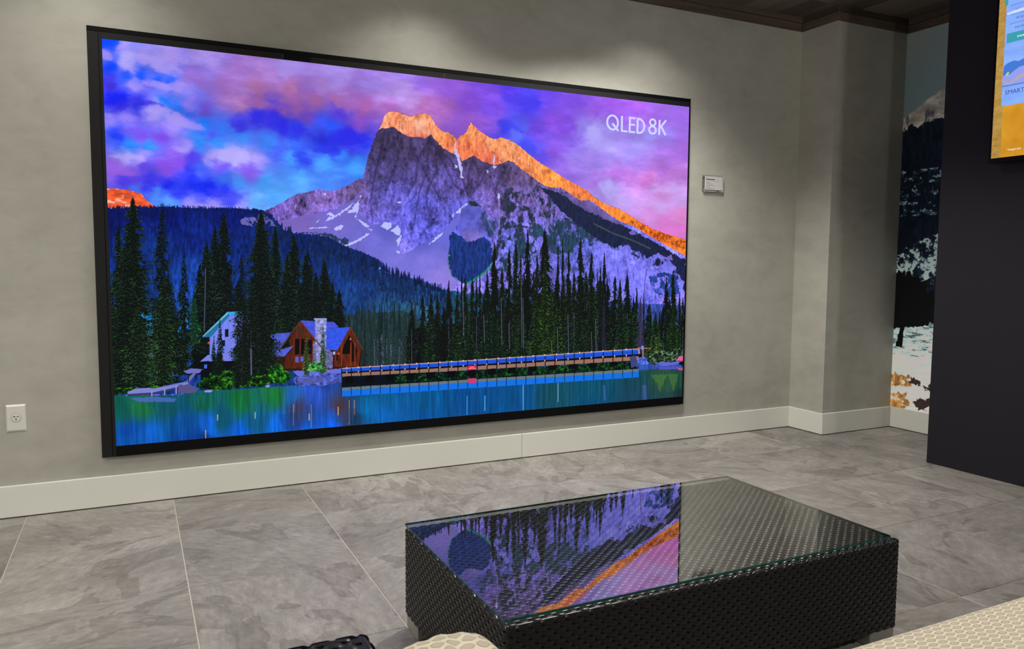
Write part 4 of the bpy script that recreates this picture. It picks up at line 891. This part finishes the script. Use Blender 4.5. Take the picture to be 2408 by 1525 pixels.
# ----------------------------------------------------------------------------
# menu screen on the dark partition
# ----------------------------------------------------------------------------
def make_menu_screen():
    xf = 4.436; y0, y1, z0, z1 = -1.345, -3.03, 1.614, 2.575       # y0 = far end
    e = empty('menu_screen', (PX, (y0+y1)/2, z0)); tag(e, 'black-framed menu screen with golden border mounted on the dark partition', 'television')
    box('housing', xf+.006, PX-.045, y1, y0, z0, z1, M_BLACK, e, .004, 2)
    box('wall_mount', PX-.045, PX, -2.9, -1.46, 1.66, 2.45, M_BLACK, e, .002, 1)
    fr = .010
    for za, zb, ya, yb in ((z0, z0+.022, y1, y0), (z1-fr, z1, y1, y0), (z0+.022, z1-fr, y0-fr, y0), (z0+.022, z1-fr, y1, y1+fr)):
        box('bezel', xf, xf+.008, ya, yb, za, zb, M_BLACK, e, .001, 1)
    holder = [e]
    def panel(name, ya, yb, za, zb, m, lift=0.):        # ya = far (left) end
        return box(name, xf+.004-lift, xf+.007-lift, yb, ya, za, zb, m, holder[0])
    S = lambda r, g, b: srgb(r, g, b)
    gold = bpy.data.materials.new('golden_grain'); gold = mat_emit('golden_grain', S(178, 138, 66)); q = NT(gold)
    geo = q.n('ShaderNodeNewGeometry').outputs['Position']
    q.l(q.ramp(q.noise(q.mapv(geo, (1, 1, 2)), 26, 5, .6), [(.3, S(165, 124, 52)), (.7, S(196, 158, 88))]), q.b.inputs['Emission Color'])
    amber = mat_emit('amber_glow', S(214, 152, 40)); q = NT(amber)
    geo = q.n('ShaderNodeNewGeometry').outputs['Position']
    q.l(q.ramp(q.noise(geo, 7, 3, .5), [(.3, S(196, 130, 28)), (.7, S(224, 164, 52))]), q.b.inputs['Emission Color'])
    holder[0] = panel('screen', y0-fr, y1+fr, z0+.022, z1-fr, gold)
    panel('amber_panel', -1.402, y1+.06, z0+.022, 1.887, amber, .001)
    blue = mat_emit('pale_blue', S(130, 172, 255)); q = NT(blue)
    sx_ = q.n('ShaderNodeSeparateXYZ'); q.l(q.n('ShaderNodeNewGeometry').outputs['Position'], sx_.inputs[0])
    q.l(q.ramp(q.noise(q.mapv(q.n('ShaderNodeNewGeometry').outputs['Position'], (1, 1.5, 5)), 4, 4, .5), [(.35, S(124, 166, 250)), (.7, S(150, 186, 255))]), q.b.inputs['Emission Color'])
    panel('blue_panel', -1.392, y1+.06, 1.887, z1-fr, blue, .001)
    teal = mat_emit('teal_button', S(60, 160, 176)); tealw = mat_emit('soft_white', S(206, 222, 255)); navy = mat_emit('navy_text', S(58, 84, 150)); violet = mat_emit('violet_text', S(112, 110, 200)); white = mat_emit('white_text', S(250, 248, 240)); line = mat_emit('thin_rule', S(84, 122, 200))
    panel('button', -1.402, -2.2, 2.189, 2.234, teal, .002)
    panel('tab', -1.3835, -1.398, 2.372, z1-fr, teal, .002)
    for z in (2.365, 2.322, 2.277): panel('rule', -1.41, -2.2, z, z+.002, line, .002)
    panel('rule', -1.392, y1+.06, 1.981, 1.984, mat_emit('deep_rule', S(50, 96, 170)), .002)
    # little pool-side picture inside the panel: hills, terrace, lounger, figure
    def outline(name, P, m, lift):
        me = bpy.data.meshes.new(name); n = len(P); t = .0008
        V = [(xf+.004-lift, y, z) for y, z in P]+[(xf+.004-lift+t, y, z) for y, z in P]
        F = [tuple(range(n))[::-1], tuple(range(n, 2*n))]+[(i, (i+1) % n, n+(i+1) % n, n+i) for i in range(n)]
        me.from_pydata(V, [], F); link(name, me, m, holder[0])
    Y = lambda u: -1.392-u
    outline('hills', [(Y(0), 2.035), (Y(.004), 2.080), (Y(.02), 2.092), (Y(.05), 2.098), (Y(.075), 2.090), (Y(.12), 2.108), (Y(.2), 2.115), (Y(.34), 2.09), (Y(.5), 2.1), (Y(.5), 2.03)], mat_emit('blue_hills', S(70, 124, 214)), .002)
    outline('cloud', [(Y(0), 2.333), (Y(.03), 2.338), (Y(.09), 2.346), (Y(.16), 2.358), (Y(.16), 2.335), (Y(.06), 2.325), (Y(.01), 2.325)], tealw, .0015)
    outline('terrace', [(Y(0), 1.986), (Y(0), 2.036), (Y(.03), 2.030), (Y(.05), 2.046), (Y(.08), 2.062), (Y(.12), 2.066), (Y(.5), 2.060), (Y(.5), 1.986)], mat_emit('lilac_terrace', S(150, 160, 240)), .003)
    outline('lounger', [(Y(0), 2.022), (Y(.012), 2.006), (Y(.028), 1.998), (Y(.05), 2.003), (Y(.075), 2.022), (Y(.11), 2.032), (Y(.2), 2.03), (Y(.2), 2.018), (Y(.11), 2.016), (Y(.08), 2.004), (Y(.05), 1.990), (Y(.028), 1.987), (Y(.01), 1.994), (Y(0), 2.008)], mat_emit('rattan', S(178, 168, 186)), .004)
    outline('figure', [(Y(.014), 2.034), (Y(.022), 2.046), (Y(.030), 2.048), (Y(.032), 2.042), (Y(.024), 2.036), (Y(.036), 2.034), (Y(.02), 2.031)], mat_emit('yellow_cap', S(196, 214, 120)), .004)
    def text(body, y, z, size, m):
        cu = bpy.data.curves.new('caption', 'FONT'); cu.body = body; cu.size = size; cu.extrude = .0002
        tmp = bpy.data.objects.new('caption', cu); COL.objects.link(tmp)
        dg = bpy.context.evaluated_depsgraph_get(); dg.update()
        me = bpy.data.meshes.new_from_object(tmp.evaluated_get(dg)); bpy.data.objects.remove(tmp)
        o = link('caption', me, m, holder[0], (xf+.0005, y, z)); o.rotation_euler = (math.pi/2, 0, -math.pi/2)
        me.materials.clear(); me.materials.append(m)
    text('OUTDOOR', -1.437, 2.338, .0135, violet); text('4K QLED', -1.443, 2.296, .0135, navy); text('IP55 WEATHERPROOF', -1.439, 2.251, .0135, navy); text('SMART TV', -1.452, 2.205, .0135, white)
    text('SMART TV', -1.4085, 1.940, .030, navy); text('* Images and', -1.4315, 1.666, .0135, white)
make_menu_screen()

# ----------------------------------------------------------------------------
# woven furniture
# ----------------------------------------------------------------------------
PERIOD = .0315; PITCH = .0124
PROFILE = [-1.3, .75, .97, 1.05, .97, .75]          # one dip behind a stake per period
def ribbon(path, width_vec, out, amp, phase, closed):
    """flat strand along path [(pos, normal)], bulging out over the stakes"""
    V, F = [], []; n = len(path)
    for i, (p, nrm) in enumerate(path):
        o = PROFILE[(i+phase) % 6]*amp
        V += [p+width_vec*.5+nrm*(o-amp*.5), p+nrm*(o+amp*.1), p-width_vec*.5+nrm*(o-amp*.5)]
    for i in range(n if closed else n-1):
        a, b = 3*i, 3*((i+1) % n)
        F += [(a, b, b+1, a+1), (a+1, b+1, b+2, a+2)]
    me = bpy.data.meshes.new('weave_strand'); me.from_pydata([tuple(v) for v in V], [], F)
    me.shade_smooth(); me.materials.append(M_WICKER)
    return me
def ring_path(x0, x1, y0, y1, r):
    """rounded rectangle, anticlockwise from above, a whole number of periods long"""
    segs = []
    W, D = x1-x0-2*r, y1-y0-2*r
    per = 2*(W+D)+2*math.pi*r
    n = int(round(per/PERIOD/2))*2*6
    out = []
    for i in range(n):
        s = per*i/n
        for kind, L, cx, cy, a0 in (('l', W, x0+r, y0, -90), ('c', math.pi*r/2, x1-r, y0+r, -90), ('l', D, x1, y0+r, 0), ('c', math.pi*r/2, x1-r, y1-r, 0), ('l', W, x1-r, y1, 90), ('c', math.pi*r/2, x0+r, y1-r, 90), ('l', D, x0, y1-r, 180), ('c', math.pi*r/2, x0+r, y0+r, 180)):
            if s <= L or (kind == 'c' and a0 == 180 and cy == y0+r):
                if kind == 'l':
                    a = math.radians(a0); nrm = Vector((math.cos(a), math.sin(a), 0)); t = Vector((-nrm.y, nrm.x, 0))
                    out.append((Vector((cx, cy, 0))+t*s, nrm))
                else:
                    a = math.radians(a0)+s/r; nrm = Vector((math.cos(a), math.sin(a), 0)); out.append((Vector((cx, cy, 0))+nrm*r, nrm))
                break
            s -= L
    return out
def woven_box(parent, x0, x1, y0, y1, z0, z1, core='core_panel', top=True, r=.012, pitch=PITCH):
    cobj = box(core, x0+.006, x1-.006, y0+.006, y1-.006, z0, z1-.004, M_CORE, parent)
    if core == 'arm': parent = cobj
    cx, cy = (x0+x1)/2, (y0+y1)/2
    path = ring_path(x0-cx, x1-cx, y0-cy, y1-cy, r)
    rows = int((z1-z0)/pitch); pt = (z1-z0)/rows
    mm = [ribbon(path, Vector((0, 0, pt*.95)), None, .0028, ph, True) for ph in (0, 3)]
    for i in range(rows): link('weave_strand', mm[i % 2], None, parent, (cx, cy, z0+pt*(i+.5)))
    if top:
        n = int((y1-y0-.016)/pitch); pt = (y1-y0-.016)/n
        k = int((x1-x0-.012)/PERIOD*6)
        pth = [(Vector((x0-cx+.006+i*PERIOD/6, 0, 0)), Vector((0, 0, 1))) for i in range(k+1)]
        mm = [ribbon(pth, Vector((0, pt*.95, 0)), None, .0026, ph, False) for ph in (0, 3)]
        for i in range(n): link('weave_strand', mm[i % 2], None, parent, (cx, y0+.008+pt*(i+.5), z1-.0025))
    # rolled edge along the top
    path2 = ring_path(x0-cx+.001, x1-cx-.001, y0-cy+.001, y1-cy-.001, r)
    V, F = [], []; n = len(path2)
    for i, (p, nrm) in enumerate(path2):
        o = PROFILE[(i//2) % 6]
        for a in range(5):
            t = math.radians(-25+a*38); rr = .0055+.0019*o
            V.append(p-nrm*.0045+nrm*math.cos(t)*rr+Vector((0, 0, math.sin(t)*rr)))
    for i in range(n):
        for a in range(4): F.append((5*i+a, 5*((i+1) % n)+a, 5*((i+1) % n)+a+1, 5*i+a+1))
    me = bpy.data.meshes.new('rim_braid'); me.from_pydata([tuple(v) for v in V], [], F); me.shade_smooth(); me.materials.append(M_RIM)
    link('rim_braid', me, None, parent, (cx, cy, z1-.0068))

tx0, tx1, ty0, ty1 = 1.258, 2.530, -2.374, -1.672
table = empty('coffee_table', ((tx0+tx1)/2, (ty0+ty1)/2, 0)); tag(table, 'low black wicker coffee table with a glass top on the tiled floor', 'table')
woven_box(table, tx0, tx1, ty0, ty1, .047, .3065)
for sx_, sy_ in ((0, 0), (1, 0), (0, 1), (1, 1)):
    ax = tx0+.004 if sx_ == 0 else tx1-.004-.100; ay = ty0+.004 if sy_ == 0 else ty1-.004-.100
    box('foot', ax, ax+.100, ay, ay+.100, .002, .047, M_ALU, table, .002, 2)
    box('glide', ax+.006, ax+.094, ay+.006, ay+.094, 0, .002, M_DARK, table)
def make_glass():
    x0, x1, y0, y1, z0, z1 = 1.2625, 2.5165, -2.3555, -1.655, .3092, .3155
    bm = bmesh.new(); cx, cy = (x0+x1)/2, (y0+y1)/2
    bm_box(bm, x0-cx, x1-cx, y0-cy, y1-cy, 0, z1-z0)
    bmesh.ops.bevel(bm, geom=[e for e in bm.edges if abs(e.verts[0].co.z-e.verts[1].co.z) > .001], offset=.006, segments=3, affect='EDGES', profile=.5)
    bm.normal_update()
    for f in bm.faces: f.material_index = 0 if f.normal.z > .5 else 2 if f.normal.z < -.5 else 1
    me = bm_mesh('glass_top', bm)
    edge = mat('glass_edge', (.010, .075, .058), .12, spec=.6)
    me.materials.append(mat_glass_sheet('table_glass', (.97, .985, .98))); me.materials.append(edge)
    under = mat_glass_sheet('table_glass_underside', (.985, .99, .99), 0., 0.); me.materials.append(under)
    g = link('glass_top', me, None, table, (cx, cy, z0)); tag(g, 'clear glass sheet with green edge')
make_glass()

# sofa in front of the camera: arm, seat, back
sx0, sx1, syf, syb = .585, 2.95, -2.868, -3.72
sofa = empty('wicker_sofa', ((sx0+sx1)/2, (syf+syb)/2, 0)); tag(sofa, 'black wicker sofa facing the big screen in the near foreground', 'sofa')
woven_box(sofa, sx0, sx0+.225, syb, syf, .05, .612, 'arm', pitch=.0135)
woven_box(sofa, sx1-.225, sx1, syb, syf, .05, .612, 'arm', pitch=.0135)
box('seat_base', sx0+.2265, sx1-.2265, syb+.1, syf-.07, .05, .30, M_WICKER, sofa, .008, 2)
box('backrest', sx0+.2265, sx1-.2265, syb, syb+.099, .05, .74, M_WICKER, sofa, .012, 2)
for ax in (sx0+.01, sx1-.08):
    for ay in (syb+.01, syf-.08): box('leg', ax, ax+.07, ay, ay+.07, 0, .05, M_ALU, sofa, .002, 1)
def cushion(name, cx, cy, cz, w, d, h, m, rot=(0, 0, 0), puff=.5, n=28, sag=0., lumps=0.):
    """soft pillow: superellipse slab, uv over its faces"""
    V, F, UV = [], [], []; rng = random.Random(3)
    def hgt(u, v):
        e = (1-abs(u)**4)*(1-abs(v)**4); return max(e, 0)**puff
    for s in (1, -1):
        for j in range(n+1):
            for i in range(n+1):
                u = math.sin((i/n-.5)*math.pi); v = math.sin((j/n-.5)*math.pi)
                k = hgt(u, v)
                z = s*h/2*k
                if lumps: z += s*lumps*k*(math.sin(9*u+2*v)*math.cos(7*v-1.3*u)+.5*math.sin(17*u-5*v))
                V.append((u*w/2*(1-.05*(v*v)), v*d/2*(1-.05*(u*u)), z-sag*(1-u*u)*k)); UV.append((.5+u*w/2/.5, .5+v*d/2/.5+(z*s/.5)*.6))
    N = (n+1)*(n+1)
    for j in range(n):
        for i in range(n):
            a = j*(n+1)+i; F.append((a, a+1, a+n+2, a+n+1)); F.append((N+a, N+a+n+1, N+a+n+2, N+a+1))
    me = bpy.data.meshes.new(name); me.from_pydata(V, [], F)
    uv = me.uv_layers.new(name='UVMap')
    for l_ in me.loops: uv.data[l_.index].uv = UV[l_.vertex_index]
    bm = bmesh.new(); bm.from_mesh(me); bmesh.ops.remove_doubles(bm, verts=bm.verts[:], dist=1e-5); bm.to_mesh(me); bm.free()
    me.shade_smooth()
    o = link(name, me, m, None, (cx, cy, cz)); o.rotation_euler = rot
    return o
cream = srgb(222, 211, 190)
M_SEAT = mat_mesh_fabric('cream_mesh_cloth', cream, 20, 40)
M_PILLOW = mat_mesh_fabric('cream_honeycomb_cloth', cream, 22, 22)
def seat_cushion():
    """one long slab with a rounded front edge"""
    x0, x1, y0, y1, z0, z1, r = .815, 2.72, -3.615, -2.935, .302, .455, .045
    prof = [(y0, z0), (y0, z1-r)]+[(y0+r-r*math.cos(t), z1-r+r*math.sin(t)) for t in [i*math.pi/16 for i in range(1, 9)]]
    prof += [(y0+r+(y1-y0-2*r)*k/10, z1+.006*math.sin(math.pi*k/10)) for k in range(1, 10)]
    prof += [(y1-r+r*math.sin(t), z1-r+r*math.cos(t)) for t in [i*math.pi/16 for i in range(0, 9)]]+[(y1, z0+.01), (y1-.01, z0)]
    L = [0]
    for a, b in zip(prof, prof[1:]): L.append(L[-1]+math.hypot(b[0]-a[0], b[1]-a[1]))
    V, F, UV = [], [], []; n = len(prof); nx = 40; cx = (x0+x1)/2
    for i in range(nx+1):
        x = x0+(x1-x0)*i/nx; e = min(1, math.sqrt(max(0, 1-(1-min(i, nx-i)/1.5)**2)) if min(i, nx-i) < 1.5 else 1)
        for (y, z), l_ in zip(prof, L):
            V.append((x-cx, y, z0+(z-z0)*(.86+.14*e))); UV.append((x/.5, l_/.5))
    for i in range(nx):
        for k in range(n): F.append((i*n+k, i*n+(k+1) % n, (i+1)*n+(k+1) % n, (i+1)*n+k))
    F.append(tuple(range(n))[::-1]); F.append(tuple(range(nx*n, nx*n+n)))
    me = bpy.data.meshes.new('seat_cushion'); me.from_pydata(V, [], F); uv = me.uv_layers.new(name='UVMap')
    for l_ in me.loops: uv.data[l_.index].uv = UV[l_.vertex_index]
    bm = bmesh.new(); bm.from_mesh(me); bmesh.ops.recalc_face_normals(bm, faces=bm.faces[:]); bm.to_mesh(me); bm.free()
    me.shade_smooth(); me.set_sharp_from_angle(angle=1.0)
    o = link('seat_cushion', me, M_SEAT, None, (cx, 0, 0))
    tag(o, 'long cream seat cushion of open mesh cloth on the wicker sofa', 'cushion')
seat_cushion()
p = cushion('throw_pillow', .912, -3.028, .534, .160, .40, .142, M_PILLOW, (0, 0, math.radians(-2)), .62, lumps=.003)
tag(p, 'small cream honeycomb pillow lying on the seat beside the sofa arm', 'pillow')

# a crumb of plaster on the floor by the baseboard
bm = bmesh.new(); bmesh.ops.create_icosphere(bm, subdivisions=1, radius=.006)
for v in bm.verts: v.co = Vector((v.co.x*1.3, v.co.y*.7, v.co.z*.4+.0024))*random.uniform(.85, 1.1)
tag(link('paper_scrap', bm_mesh('paper_scrap', bm), M_PLATE, None, (3.05, -.06, 0)), 'tiny white scrap on the tiles by the baseboard', 'scrap')
